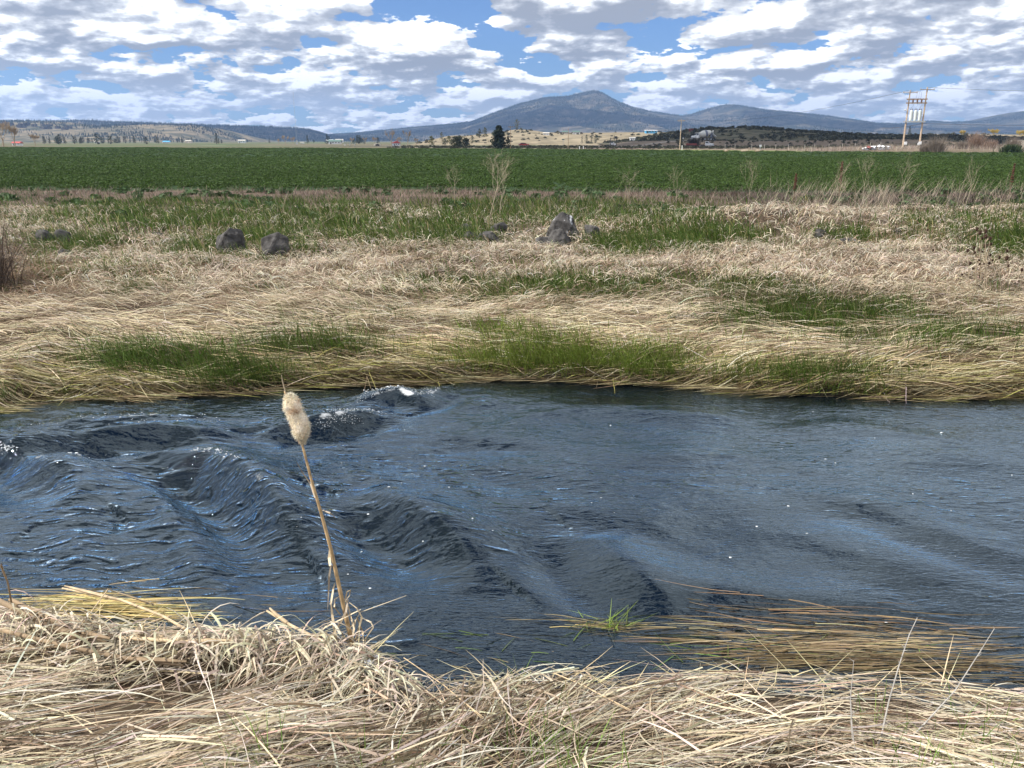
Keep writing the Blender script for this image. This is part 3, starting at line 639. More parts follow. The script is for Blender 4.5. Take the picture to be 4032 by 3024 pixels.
def foam_bits():
    mb_c = []; rs = []
    lines = [(CRESTS[5][0][2:], 260, .03, (.0006, .0028)), (CRESTS[6][0], 360, .035, (.0006, .003)), ([(1260, 1690), (1330, 1678), (1420, 1668)], 200, .03, (.0006, .0028)), (CRESTS[0][0][1:4], 70, .02, (.002, .005)),
             (CRESTS[1][0][1:3], 60, .02, (.002, .006)), ([(280, 1830), (320, 1830)], 20, .04, (.004, .009)), (CRESTS[7][0], 40, .05, (.001, .004)), ([(430, 1690), (860, 1680)], 30, .05, (.001, .004)), ([(1480, 1545), (1560, 1560)], 90, .05, (.002, .008))]
    for pts, n, sp, rr in lines:
        p = np.array([at_z(a, b, 0)[:2] for a, b in pts]); i = rng.integers(0, len(p) - 1, n); t = U(n)[:, None]
        q = p[i] * (1 - t) + p[i + 1] * t + rng.normal(0, sp, (n, 2)) * np.array([1.3, .6]); mb_c.append(q); rs.append(U(n, *rr) * np.where(U(n) < .15, 1.5, 1))
    # single flecks of foam adrift
    n = 42; q = np.stack([U(n, -1.6, 4.6), U(n, 4.7, 7.4)], 1); q[:, 1] = 5.6 + .95 * rng.normal(0, 1, n) * .8; mb_c.append(q); rs.append(U(n, .002, .009))
    q = np.concatenate(mb_c); r = np.concatenate(rs); n = len(q)
    bm = bmesh.new(); bmesh.ops.create_icosphere(bm, subdivisions=1, radius=1); bv = np.array([v.co[:] for v in bm.verts]); bm.verts.index_update(); bf = np.array([[v.index for v in f.verts] for f in bm.faces]); bm.free()
    z = water(q[:, 0], q[:, 1])[0]; big = np.arange(n) >= n - 42
    s = np.stack([r * U(n, .8, 1.9), r * U(n, .7, 1.3), r * np.where(big, .25, U(n, .4, 1.0))], 1)
    V = bv[None] * s[:, None] * (1 + .25 * rng.normal(0, 1, (n, len(bv), 1))) + np.concatenate([q, (z + np.where(big, .001, U(n, 0, .02)))[:, None]], 1)[:, None]
    F = (bf[None] + (np.arange(n) * len(bv))[:, None, None]).reshape(-1, 3)
    m, nt, b = mk('foam'); b.inputs['Base Color'].default_value = (.8, .83, .85, 1); b.inputs['Roughness'].default_value = .35
    nz = nt.nodes.new('ShaderNodeTexNoise'); nz.inputs['Scale'].default_value = 60; bp = nt.nodes.new('ShaderNodeBump'); bp.inputs['Strength'].default_value = .3; nt.links.new(nz.outputs[0], bp.inputs['Height']); nt.links.new(bp.outputs[0], b.inputs['Normal'])
    tag(mesh_obj('foam', V.reshape(-1, 3), F, m, smooth=True), 'white foam on the breaking crests and flecks drifting on the river', 'foam', kind='stuff')
foam_bits()

# ------------------------------------------------------------------ instancing of masses (crop, forest, sagebrush)
def proto(name, V, F, C, material):
    me = bpy.data.meshes.new(name); me.from_pydata([tuple(v) for v in V], [], [tuple(f) for f in F]); me.update()
    a = me.attributes.new('Col', 'FLOAT_COLOR', 'POINT'); c = np.ones((len(V), 4), np.float32); c[:, :3] = C; a.data.foreach_set('color', c.ravel())
    me.materials.append(material); return bpy.data.objects.new(name, me)
def instancer(name, pts, scl, protos, label, cat, tilt=0.1, zs=None):
    n = len(pts); me = bpy.data.meshes.new(name); me.vertices.add(n); me.vertices.foreach_set('co', np.asarray(pts, np.float32).ravel())
    a = me.attributes.new('rot', 'FLOAT_VECTOR', 'POINT'); r = np.stack([rng.normal(0, tilt, n), rng.normal(0, tilt, n), U(n, 0, 6.28)], 1); a.data.foreach_set('vector', r.astype(np.float32).ravel())
    a = me.attributes.new('scl', 'FLOAT_VECTOR', 'POINT'); s = np.stack([scl, scl, scl * (zs if zs is not None else 1)], 1); a.data.foreach_set('vector', s.astype(np.float32).ravel())
    a = me.attributes.new('idx', 'INT', 'POINT'); a.data.foreach_set('value', rng.integers(0, len(protos), n).astype(np.int32))
    o = bpy.data.objects.new(name, me); COL.objects.link(o)
    ng = bpy.data.node_groups.new(name, 'GeometryNodeTree'); ng.interface.new_socket('Geometry', in_out='INPUT', socket_type='NodeSocketGeometry'); ng.interface.new_socket('Geometry', in_out='OUTPUT', socket_type='NodeSocketGeometry')
    N = ng.nodes; L = ng.links; gi = N.new('NodeGroupInput'); go = N.new('NodeGroupOutput'); jn = N.new('GeometryNodeJoinGeometry')
    for p in reversed(protos):
        oi = N.new('GeometryNodeObjectInfo'); oi.inputs['Object'].default_value = p; oi.inputs['As Instance'].default_value = True; L.new(oi.outputs['Geometry'], jn.inputs[0])
    ip = N.new('GeometryNodeInstanceOnPoints'); ip.inputs['Pick Instance'].default_value = True
    def na(nm, t):
        q = N.new('GeometryNodeInputNamedAttribute'); q.data_type = t; q.inputs[0].default_value = nm; return q.outputs[0]
    er = N.new('FunctionNodeEulerToRotation'); L.new(na('rot', 'FLOAT_VECTOR'), er.inputs[0])
    L.new(gi.outputs[0], ip.inputs['Points']); L.new(jn.outputs[0], ip.inputs['Instance']); L.new(na('idx', 'INT'), ip.inputs['Instance Index']); L.new(er.outputs[0], ip.inputs['Rotation']); L.new(na('scl', 'FLOAT_VECTOR'), ip.inputs['Scale'])
    L.new(ip.outputs[0], go.inputs[0])
    md = o.modifiers.new('scatter', 'NODES'); md.node_group = ng
    return tag(o, label, cat, kind='stuff')
def leaf_cloud(n, rx, rz, size, base, var, flat=0.5, z0=0.0, shell=0.4):
    d = rng.normal(0, 1, (n, 3)); d /= np.linalg.norm(d, axis=1)[:, None]; d[:, 2] = np.abs(d[:, 2])
    r = U(n, shell, 1.0)[:, None]; c = d * r * np.array([rx, rx, rz]) + np.array([0, 0, z0])
    a = rng.normal(0, 1, (n, 3)); a[:, 2] *= flat; a /= np.linalg.norm(a, axis=1)[:, None]; b = np.cross(a, rng.normal(0, 1, (n, 3))); b /= np.linalg.norm(b, axis=1)[:, None]
    s = (size * U(n, .6, 1.3))[:, None]
    V = np.stack([c - a * s, c + b * s * .5, c + a * s, c - b * s * .5], 1).reshape(-1, 3)
    F = np.arange(n * 4).reshape(-1, 4); C = np.repeat(np.array(base)[None] * (1 + rng.normal(0, var, (n, 1))), 4, 0)
    return V, F, np.clip(C, .004, .8)
def crop():
    pr = [proto('crop_tuft', *leaf_cloud(52, .20, .13, .042, (.050, .090, .016), .35, .6), M_CROP) for _ in range(4)]
    pts = []; scs = []
    for y0, y1, n, s in [(34.0, 60, 52000, .95), (60, 110, 48000, 1.5), (110, 320, 42000, 2.6)]:
        x, y = scatter(n, y0, y1, .92); keep = (y > field_edge(x)) & (y < field_far(x)); x, y = x[keep], y[keep]
        g = .62 * fbm(x * .9, y * .9, 3, 90) + .38 * fbm(x * .06, y * .45, 3, 92); ed = sst(y - field_edge(x), -.5, 4.0); keep = U(len(x)) < (.30 + .9 * sst(g, .35, .55)) * (.12 + .88 * ed); x, y, g, ed = x[keep], y[keep], g[keep], ed[keep]
        pts.append(np.stack([x, y, T(x, y) + .02], 1)); scs.append(s * U(len(x), .6, 1.2) * (.7 + .7 * sst(g, .35, .65)) * (.55 + .45 * ed))
    scs = np.concatenate(scs); instancer('crop_field', np.concatenate(pts), scs, pr, 'level field of dark green leafy crop beyond the river bank', 'crop', zs=1 / np.maximum(scs, .9) ** .8)
    # broad-leaved weeds on the soil strip
    pr2 = [proto('weed_tuft', *leaf_cloud(30, .26, .16, .12, (.055, .095, .035), .3, .5), M_CROP) for _ in range(3)]
    x, y = scatter(520, 22, 38); k = (fbm(x * .25, y * .5, 2, 91) > .47) & (y < field_edge(x)); x, y = x[k], y[k]
    instancer('leafy_weeds', np.stack([x, y, T(x, y)], 1), U(len(x), .5, 1.4), pr2, 'low broad leaved green weeds dotted over the brown strip', 'weeds')
crop()

# ------------------------------------------------------------------ hills and mountain
def hill_mat(name, c1, c2, scale, c3=None):
    m, nt, b = mk(name); N = nt.nodes; L = nt.links
    tc = N.new('ShaderNodeTexCoord'); nz = N.new('ShaderNodeTexNoise'); nz.inputs['Scale'].default_value = scale; nz.inputs['Detail'].default_value = 8; nz.inputs['Roughness'].default_value = .65; L.new(tc.outputs['Object'], nz.inputs['Vector'])
    cr = N.new('ShaderNodeValToRGB'); e = cr.color_ramp.elements; e[0].position = .40; e[0].color = (*c1, 1); e[1].position = .60; e[1].color = (*c2, 1)
    if c3: q = e.new(.5); q.color = (*c3, 1)
    L.new(nz.outputs[0], cr.inputs[0]); L.new(cr.outputs[0], b.inputs['Base Color']); b.inputs['Roughness'].default_value = 1; b.inputs['Specular IOR Level'].default_value = .05
    return m
class Hill:
    def __init__(s, name, label, prof, Yc, Yf, Yb, material, nx=220, ny=60, z0=-3.0, amp=0.1, spur=0.25, fs=1.0, power=1.25, seed=0, ext=0.0):
        P = np.array([at_y(a, b, Yc)[[0, 2]] for a, b in prof]); s.x0, s.x1 = P[0, 0], P[-1, 0]; s.P = P; s.Yc, s.Yf, s.Yb, s.z0 = Yc, Yf, Yb, z0
        s.amp, s.spur, s.fs, s.power, s.seed = amp, spur, fs, power, seed
        xs = np.linspace(s.x0, s.x1, nx); ys = np.concatenate([np.linspace(Yf, Yc, ny), np.linspace(Yc, Yb, ny // 3)[1:]])
        X, Y = np.meshgrid(xs, ys, indexing='ij'); Z = s.h(X, Y)
        o = mesh_obj(name, np.stack([X, Y, Z], -1).reshape(-1, 3), grid_faces(len(xs), len(ys)), material, smooth=True); o['kind'] = 'structure'; o['label'] = label; o['category'] = 'hill'; s.o = o
    def h(s, X, Y):
        H = np.interp(X, s.P[:, 0], s.P[:, 1]); t = np.clip((Y - s.Yf) / (s.Yc - s.Yf), 0, 1); b = np.clip((Y - s.Yc) / (s.Yb - s.Yc), 0, 1)
        k = s.fs / (s.Yc * .1)
        r = 1 - np.abs(2 * fbm(X * k + .3 * Y * k, Y * k * .35, 4, 100 + s.seed) - 1); env = np.sin(np.pi * t)
        tt = np.clip(t - s.spur * (1 - r) * env, 0, 1) ** s.power
        z = s.z0 + (H - s.z0) * tt * (1 - b ** 1.5)
        return z + s.amp * (H - s.z0) * (fbm(X * k * 6, Y * k * 6, 3, 120 + s.seed) - .5) * env
    def scat(s, n, tmin=0.05, tmax=1.0, bias=1.0):
        x = U(n, s.x0, s.x1); t = U(n, tmin, tmax) ** bias; y = s.Yf + (s.Yc - s.Yf) * t; return x, y, s.h(x, y)
FOREST_HILL = hill_mat('wooded_slope', (.035, .042, .033), (.17, .14, .105), .012, (.07, .066, .05))
MESA = hill_mat('mesa_slope', (.06, .065, .042), (.25, .20, .13), .02, (.13, .115, .075))
TANHILL = hill_mat('tan_slope', (.17, .145, .10), (.31, .26, .18), .08)
SAGE = hill_mat('sage_slope', (.055, .058, .035), (.13, .115, .08), .12)
mountain = Hill('mountain', 'long blue wooded mountain with a rounded peak behind the valley', [(200, 556), (900, 540), (1290, 532), (1400, 525), (1600, 505), (1800, 487), (1860, 478), (1950, 442), (2050, 406), (2150, 382), (2235, 378), (2300, 362), (2335, 355), (2365, 362), (2420, 393), (2480, 418), (2560, 438), (2680, 456), (2720, 450), (2800, 424), (2860, 411), (2900, 414), (3000, 430), (3100, 440), (3250, 455), (3330, 468), (3420, 484), (3560, 488), (3650, 476), (3720, 482), (3840, 478), (3950, 460), (4040, 436), (4300, 430), (4700, 480)], 5500, 3000, 7200, FOREST_HILL, 320, 90, amp=.06, spur=.34, fs=1.6, power=1.15, seed=1)
back_hill = Hill('hill', 'dark blue wooded ridge sloping down behind the mesa', [(-900, 470), (0, 476), (230, 475), (330, 473), (480, 480), (760, 490), (1000, 498), (1070, 500), (1200, 507), (1220, 510), (1290, 532), (1400, 545), (1600, 560)], 3600, 2800, 4300, FOREST_HILL, 160, 40, amp=.08, spur=.25, fs=1.5, seed=2)
mesa = Hill('mesa', 'tan mesa with a dark rimrock cliff and scattered trees', [(-1500, 470), (-300, 472), (0, 476), (120, 477), (260, 480), (330, 490), (400, 497), (560, 489), (760, 492), (830, 503), (900, 528), (960, 550), (1010, 562)], 2200, 1500, 2700, MESA, 200, 60, amp=.08, spur=.2, fs=1.6, power=1.1, seed=3)
tan_hill = Hill('bare_hill', 'pale tan bare hillside cut away above the dark juniper', [(1660, 566), (1720, 545), (1770, 534), (1850, 534), (1930, 525), (1990, 516), (2040, 508), (2090, 512), (2150, 521), (2300, 523), (2450, 521), (2600, 520), (2800, 524), (3100, 527), (3400, 530), (3700, 528), (4032, 530), (4400, 530)], 620, 430, 760, TANHILL, 200, 50, z0=-1, amp=.10, spur=.25, fs=1.3, power=.8, seed=4)
sage_hill = Hill('sagebrush_hill', 'low dark sagebrush hill above the gravel road', [(2350, 565), (2450, 556), (2560, 538), (2640, 522), (2740, 510), (2800, 503), (2840, 507), (2870, 504), (2930, 500), (3020, 503), (3090, 511), (3200, 519), (3400, 531), (3560, 536), (3700, 534), (3900, 540), (4032, 543), (4400, 545)], 470, 352, 560, SAGE, 200, 50, z0=-.5, amp=.10, spur=.2, fs=1.5, power=.75, seed=5)

M_RIM = hill_mat('rimrock', (.035, .030, .030), (.11, .095, .085), .05)
for k in range(34):
    px = 15 + k * 11.5 + random.uniform(-4, 4); x = at_y(px, 500, 2200)[0]; ty = .80 + .05 * math.sin(k * .9); y = mesa.Yf + (mesa.Yc - mesa.Yf) * ty; hgt = random.uniform(4, 11) * (1.15 - k / 60); mb = MB()
    for q in range(3): mb.box((random.uniform(-4, 4), random.uniform(-3, 3), hgt * .25), (random.uniform(4, 8), 7, hgt * random.uniform(.7, 1.2)), random.uniform(-.3, .3), (.85, .8))
    o = mb.build('rock_face', M_RIM, mesa.o); o.location = (x, y, float(mesa.h(np.array(x), np.array(y))) + 1)
def conifer(h, r, base, lobes=7, jag=.18):
    V = []; F = []; C = []
    for i in range(lobes):
        z = h * (.12 + .88 * i / lobes); rr = r * (1 - i / lobes) ** .8 * random.uniform(.8, 1.15); n = 7; b = len(V); V.append((0, 0, z + h * .28)); C.append([q * 1.15 for q in base])
        for j in range(n):
            a = 6.283 * j / n + i; q = rr * random.uniform(1 - jag * 2, 1 + jag); V.append((q * math.cos(a), q * math.sin(a), z + random.uniform(-.03, .03) * h)); C.append([k * random.uniform(.6, 1) for k in base])
        F += [(b, b + 1 + j, b + 1 + (j + 1) % n) for j in range(n)]
    return V, F, np.array(C)
pc = [proto('conifer', *conifer(1, .27, (.026, .036, .026)), M_FAR) for _ in range(4)]
pb = [proto('shrub', *leaf_cloud(40, .6, .55, .22, (.060, .062, .040), .3, .8), M_FAR) for _ in range(3)]
def forest(hill, n, thr, scale, size, label, ridge=0.2, seed=0, protos=pc, name='forest', zs=None, tmin=.05):
    x, y, z = hill.scat(n, tmin); x2, y2, z2 = hill.scat(int(n * ridge), .93, 1.0); f = fbm(x * scale, y * scale, 4, 140 + seed); k = U(n) < sst(f, thr - .06, thr + .06) * .9 + .06
    P = np.concatenate([np.stack([x, y, z], 1)[k], np.stack([x2, y2, z2], 1)]); P = P[P[:, 2] > hill.z0 + 2]
    instancer(name, P - np.array([0, 0, size * .04]), size * U(len(P), .5, 1.25), protos, label, name.replace('_', ' '), .03, zs)
forest(mountain, 90000, .48, .0026, 7.5, 'dense conifer forest covering the distant mountain', .12, 1)
forest(back_hill, 14000, .40, .003, 7, 'dark conifer forest on the ridge behind the mesa', .2, 2)
forest(mesa, 9000, .50, .006, 5, 'scattered junipers over the slopes of the mesa', .12, 3, tmin=.2)
forest(tan_hill, 900, .55, .03, 2.2, 'grey green sagebrush dotting the pale bare hillside', .05, 4, pb, 'sagebrush')
forest(sage_hill, 4200, .45, .04, 2.0, 'thick dark sagebrush covering the low hill', .12, 5, pb, 'sagebrush')

# ------------------------------------------------------------------ placing helpers
HILLS = [tan_hill, sage_hill, mesa, back_hill, mountain]
def hit(px, py):
    z = .4
    for _ in range(12): p = at_z(px, py, z); z = float(T(p[0], p[1])) * .7 + z * .3
    p = at_z(px, py, z); return np.array([p[0], p[1], float(T(p[0], p[1]))])
def surf(x, y):
    z = float(T(x, y))
    for h in HILLS:
        if h.x0 < x < h.x1 and h.Yf < y < h.Yb: z = max(z, float(h.h(np.array(x), np.array(y))))
    return z
def far_at(px, Y):
    x = (px - 2016) / FPX * Y * CP * 1.0; x = at_y(px, 575, Y)[0]; return np.array([x, Y, surf(x, Y)])
def metres(npx, Y): return npx * Y * CP / FPX

M_ROCK = mat('basalt', (.038, .036, .035), .9, .5, 7, 1.0, c2=(.12, .113, .108), detail=9)
M_STALK = mat('dry_stalk', (.42, .34, .24), .8, .3, 12)
M_WEED = mat('dry_weed', (.38, .32, .235), .8, .25, 10)
M_DOCK = mat('rusty_seed_stalk', (.10, .045, .03), .9, .3, 20)
M_TEASEL = mat('teasel_head', (.055, .03, .02), .95, .45, 60, .5)
M_BARK = mat('bark', (.12, .09, .065), .95, .35, 8, .5)
M_GREYBARK = mat('grey_bark', (.36, .29, .22), .95, .25, 5)
M_POLE = mat('pole_wood', (.52, .40, .29), .85, .25, 4, .2)
M_POLE2 = mat('weathered_pole_wood', (.30, .22, .15), .85, .25, 4)
M_METAL = mat('grey_metal', (.45, .47, .48), .5, .1, 5, metal=.4)
M_XF = mat('transformer_paint', (.70, .76, .74), .5, .08, 4)
M_BROWNCER = mat('brown_porcelain', (.12, .06, .045), .3, .2, 8)
M_WHITE = mat('white_paint', (.78, .79, .80), .4, .06, 3, spec=.5)
M_RED = mat('red_paint', (.38, .05, .045), .45, .12, 3)
M_REDROOF = mat('red_roof', (.48, .10, .09), .6, .15, 2)
M_BLUE = mat('blue_sheet', (.10, .42, .72), .5, .12, .5)
M_GREENROOF = mat('green_roof', (.10, .17, .15), .6, .15, 2)
M_GLASSD = mat('dark_window', (.03, .04, .05), .12, .2, 2, spec=.6)
M_RUBBER = mat('rubber', (.025, .025, .025), .85, .2, 8)
M_MAROON = mat('maroon_steel', (.24, .07, .06), .7, .3, 3)
M_DARKST = mat('dark_steel', (.05, .048, .045), .6, .2, 4)
M_DRUM = mat('drum_paint', (.62, .62, .58), .55, .15, 2)
M_DRUMB = mat('drum_band', (.16, .18, .24), .55, .15, 2)
M_CREAM = mat('cream_wall', (.62, .56, .46), .8, .1, 3)
M_CONC = mat('concrete', (.48, .45, .40), .9, .15, 4)
M_ASPH = mat('road_surface', (.30, .28, .25), .95, .15, 1, coord='Object')
M_GRAVEL = mat('gravel', (.27, .24, .21), .95, .25, 2)
M_WIRE = mat('wire', (.06, .06, .065), .6, .1, 3)
M_PLASTIC = mat('white_plastic', (.75, .77, .82), .35, .08, 30, spec=.5)

# ------------------------------------------------------------------ roads beyond the crop
def sheet(name, label, pts, w, material, lift=.05, sub=10):
    V = []; F = []
    P = []
    for (x0, y0), (x1, y1) in zip(pts[:-1], pts[1:]):
        for k in range(sub): P.append((x0 + (x1 - x0) * k / sub, y0 + (y1 - y0) * k / sub))
    P.append(pts[-1])
    for i, (x, y) in enumerate(P):
        a = np.array(P[max(i - 1, 0)]); b = np.array(P[min(i + 1, len(P) - 1)]); t = (b - a) / np.linalg.norm(b - a); n = np.array([-t[1], t[0]])
        for sg in (-1, 1):
            q = np.array([x, y]) + n * sg * w / 2; V.append((q[0], q[1], float(T(q[0], q[1])) + lift))
        if i: b_ = 2 * i; F.append((b_ - 2, b_ - 1, b_ + 1, b_))
    o = mesh_obj(name, V, F, material); tag(o, label, 'road', kind='structure'); return o
sheet('road', 'paved valley road along which the white vehicles drive', [(-150, 400), (-40, 372), (30, 348), (60, 300), (72, 293), (110, 290), (300, 286)], 9, M_ASPH)
sheet('gravel_road', 'gravel road on the embankment under the mixer truck', [(40, 340), (66, 333), (90, 331), (160, 331), (260, 335)], 8, M_GRAVEL, .06)

# ------------------------------------------------------------------ trees
def juniper(name, label, loc, h, r, base, group=None, shape='cone', clumps=16, per=34, trunk=True, yellow=0):
    t = thing(name, label, 'tree', loc, random.uniform(0, 6), group)
    V = []; C = []
    for i in range(clumps):
        k = (i + .5) / clumps; z = h * (.08 + .88 * k)
        if shape == 'cone': rr = r * (1 - k) ** .75 * (1 if k > .1 else .8)
        elif shape == 'column': rr = r * math.sin(math.pi * min(1, k * .8 + .22)) ** .6
        else: rr = r * math.sin(math.pi * (k * .85 + .12)) ** .7
        a = i * 2.4 + random.uniform(-.4, .4); q = rr * random.uniform(.25, .75)
        c = np.array([q * math.cos(a), q * math.sin(a), z]); s = max(.12 * r, rr * random.uniform(.45, .7)) + .08 * r
        d = rng.normal(0, 1, (per, 3)); d /= np.linalg.norm(d, axis=1)[:, None]; p = c + d * U(per, .35, 1.1)[:, None] * np.array([s, s, s * .8])
        u = rng.normal(0, 1, (per, 3)); u /= np.linalg.norm(u, axis=1)[:, None]; w = np.cross(u, rng.normal(0, 1, (per, 3))); w /= np.linalg.norm(w, axis=1)[:, None]
        l = (r * .13 * U(per, .6, 1.4))[:, None]; V.append(np.stack([p - u * l, p + w * l * .6, p + u * l, p - w * l * .6], 1).reshape(-1, 3))
        C.append(np.repeat(np.array(base)[None] * (1 + rng.normal(0, .28, (per, 1))) * random.uniform(.75, 1.25), 4, 0))
    V = np.concatenate(V); V[:, 2] = np.clip(V[:, 2], .02, h); C = np.clip(np.concatenate(C), .004, .8)
    mesh_obj('crown', V, np.arange(len(V)).reshape(-1, 4), M_TREE, t, cols=C)
    MB().tube([(0, 0, -.2), (.02 * h, 0, h * .35), (0, .02 * h, h * .8)], [.045 * h * .7, .03 * h * .7, .008 * h], 6).build('trunk', M_BARK, t)
    return t
MINR = [0.0]
def branches(mb, p, d, L, r, depth, spread, up=.25, n=3, sides=3):
    q = p + d * L * .5 + Vector((random.gauss(0, .05), random.gauss(0, .05), 0)) * L; e = q + (d + Vector((random.gauss(0, .15), random.gauss(0, .15), up * .3))).normalized() * L * .5
    mb.tube([p, q, e], [r, r * .8, r * .55], sides, cap=False)
    if depth <= 0: return
    for i in range(n):
        k = random.uniform(.45, 1.0); s = p.lerp(e, k) if k < .98 else e
        nd_ = (d + Vector((random.gauss(0, spread), random.gauss(0, spread), random.gauss(up, spread * .5)))).normalized()
        branches(mb, s, nd_, L * random.uniform(.55, .8), max(r * .55, MINR[0]), depth - 1, spread, up, n, sides)
def bare_tree(name, label, loc, h, w, material, group=None, depth=4, n=3, stems=1, cat='tree', tw=1.0):
    t = thing(name, label, cat, loc, random.uniform(0, 6), group)
    tr = MB(); tr.tube([(0, 0, -.3), (0, 0, h * .14), (.01 * h, 0, h * .28)], [h * .030, h * .022, h * .018], 6); tr.build('trunk', material, t)
    mb = MB(); sp = .42 * w / h * 1.5; MINR[0] = loc[1] * 1.1e-4 * tw
    for k in range(stems + 2):
        a = 6.28 * k / (stems + 2); branches(mb, Vector((.01 * h, 0, h * random.uniform(.16, .27))), Vector((sp * math.cos(a), sp * math.sin(a), 1)).normalized(), h * .30, h * .013 * tw, depth, sp * .8, .3, n)
    mb.build('crown', material, t); MINR[0] = 0.0
    return t
def shrub(name, label, loc, h, w, cols, n=260, group=None, cat='shrub', thick=.02):
    t = thing(name, label, cat, loc, 0, group)
    for part_name, frac, c, k in (('stems', 1.0, cols[0], 1.0), ('twigs', 1.6, cols[1], .6)):
        m_ = int(n * frac); a = U(m_, 0, 6.28); x = rng.normal(0, w * .13, m_); y = rng.normal(0, w * .13, m_)
        P, W, sd = standing(x, y, np.zeros(m_) - .05, a, h * U(m_, .45, 1.15), np.full(m_, thick * k) * U(m_, .6, 1.4), R(1) * U(m_, 38, 88), R(1) * U(m_, 10, 95), 4)
        o = ribbons(part_name, P, W, sd, np.clip(np.array(c)[None] * (1 + rng.normal(0, .25, (m_, 1))), .01, .8)); o.parent = t; o['kind'] = 'stuff'
    return t
DKG, OLV, YLG, GRN = (.014, .022, .012), (.045, .055, .022), (.12, .115, .035), (.035, .05, .02)
p = far_at(1965, 233); juniper('juniper_tree', 'dark conical juniper standing alone at the far field edge', p, metres(89, 233), metres(38, 233), DKG, clumps=26, per=60)
p = far_at(2000, 236); juniper('juniper_tree', 'small dark juniper leaning against the big dark juniper', p, metres(50, 236), metres(16, 236), DKG, clumps=12)
p = far_at(1803, 305); juniper('juniper_tree', 'round olive green juniper below the bare tan hill', p, metres(42, 305), metres(26, 305), (.055, .062, .028), shape='round', clumps=22, per=44)
p = far_at(1835, 315); juniper('juniper_tree', 'lower olive juniper beside the round one', p, metres(36, 315), metres(20, 315), OLV, shape='round')
for px, Y, hp, wp, lb in [(1699, 455, 36, 15, 'yellow green pine at the foot of the tan hill'), (1740, 520, 34, 9, 'slim yellowish pine behind the tan hill end'), (1768, 500, 24, 11, 'squat yellow green pine on the end of the tan hill'), (1752, 445, 26, 13, 'small grey green juniper low on the tan slope'), (1778, 440, 22, 10, 'bushy juniper on the tan slope above the round one'),
                          (1889, 545, 36, 11, 'upright olive pine on the tan hill crest'), (1910, 550, 38, 13, 'broader yellow pine on the tan hill crest'), (1945, 560, 20, 9, 'little pine peeking over the tan hill'), (1860, 470, 30, 10, 'thin dark juniper beside the lamp pole')]:
    p = far_at(px, Y); juniper('pine_tree', lb, p, metres(hp, Y), metres(wp, Y), YLG if 'yellow' in lb else OLV, shape='column', clumps=12, per=26)
p = far_at(2036, 615); juniper('pine_tree', 'open topped golden pine on the crest of the tan hill', p, metres(40, 615), metres(12, 615), YLG, shape='round', clumps=9, per=26)
for px, hp, wp, lb in [(2291, 30, 6, 'slim dark cedar first in the cedar row'), (2309, 36, 9, 'tall dark cedar second in the cedar row'), (2329, 26, 6, 'narrow cedar third in the cedar row'), (2345, 34, 10, 'bushy dark cedar closing the cedar row'), (2418, 26, 5, 'single thin cedar standing apart from the cedar row')]:
    p = far_at(px, 478); juniper('cedar_tree', lb, p, metres(hp, 478), metres(wp, 478), GRN, shape='column', clumps=12, per=26)
p = far_at(3573, 640); juniper('pine_tree', 'small pine seen behind the twin pole transformer frame', p, metres(34, 640), metres(9, 640), GRN, clumps=10)
for px, Y, hp, wp, lb in [(1540, 410, 72, 34, 'large bare cottonwood behind the red roofed house'), (1606, 418, 62, 24, 'bare cottonwood to one side of the red roofed house'), (1572, 440, 40, 22, 'smaller bare tree directly behind the red roof'), (1640, 432, 34, 18, 'low bare tree next to the lamp pole'),
                          (1125, 520, 42, 22, 'bare greyish tree beside the tall mast'), (1155, 530, 36, 18, 'bushy bare tree at the foot of the tall mast'), (1098, 540, 24, 12, 'low bare tree left standing by the tall mast'), (1385, 560, 30, 14, 'bare pinkish tree between the barn and the carport'), (1475, 520, 36, 22, 'dense brown bare tree over the dome shed'),
                          (1440, 500, 34, 16, 'olive tinged bare tree near the dome shed')]:
    p = far_at(px, Y); bare_tree('bare_tree', lb, p, metres(hp, Y), metres(wp * 2, Y), M_GREYBARK, depth=4, n=3)
M_ORBARK = mat('tan_twigs', (.36, .28, .19), .95, .2, 4)
for px, Y, hp, wp, lb in [(14, 345, 112, 44, 'tall tan bare poplar at the end of the field'), (60, 355, 90, 26, 'paler tan bare poplar beside the tallest one'), (-60, 350, 105, 40, 'tan bare poplar partly cut by the frame'), (140, 380, 50, 24, 'thin grey bare tree beside the tan poplars')]:
    p = far_at(px, Y); bare_tree('bare_poplar', lb, p, metres(hp, Y), metres(wp * 2, Y), M_ORBARK, depth=4, n=4)
M_WILLOW = mat('willow_twigs', (.50, .38, .10), .95, .2, 4)
for px, Y, hp, wp, lb in [(3782, 560, 30, 17, 'small yellow willow on the tan rise'), (3905, 560, 40, 32, 'wide yellow willow on the tan rise'), (4015, 540, 42, 34, 'golden orange willow above the beige box wall')]:
    p = far_at(px, Y); bare_tree('willow_tree', lb, p, metres(hp, Y), metres(wp * 2, Y), M_WILLOW, depth=4, n=4, stems=2, tw=1.4)
# tree belt on the valley floor: look-alikes set apart only by their place
valley = [juniper('valley_tree', 'dark green tree in the belt across the valley floor', (0, 0, -50), 7, 2.8, (.028, .038, .02), 'valley floor trees', 'round', 12, 22), juniper('valley_tree', 'dark green tree in the belt across the valley floor', (0, 0, -50), 8, 2.2, (.03, .04, .024), 'valley floor trees', 'cone', 12, 22)]
for i in range(70):
    px = random.choice([random.uniform(150, 560), random.uniform(150, 560), random.uniform(560, 1080), random.uniform(1180, 1500)]); Y = random.uniform(560, 1150); p = far_at(px, Y); s_ = random.uniform(.4, 1.0)
    if i < 2: o = valley[i]; o.location = tuple(p); o.scale = (s_,) * 3
    else: dup(valley[i % 2], None, p, random.uniform(0, 6), s_)
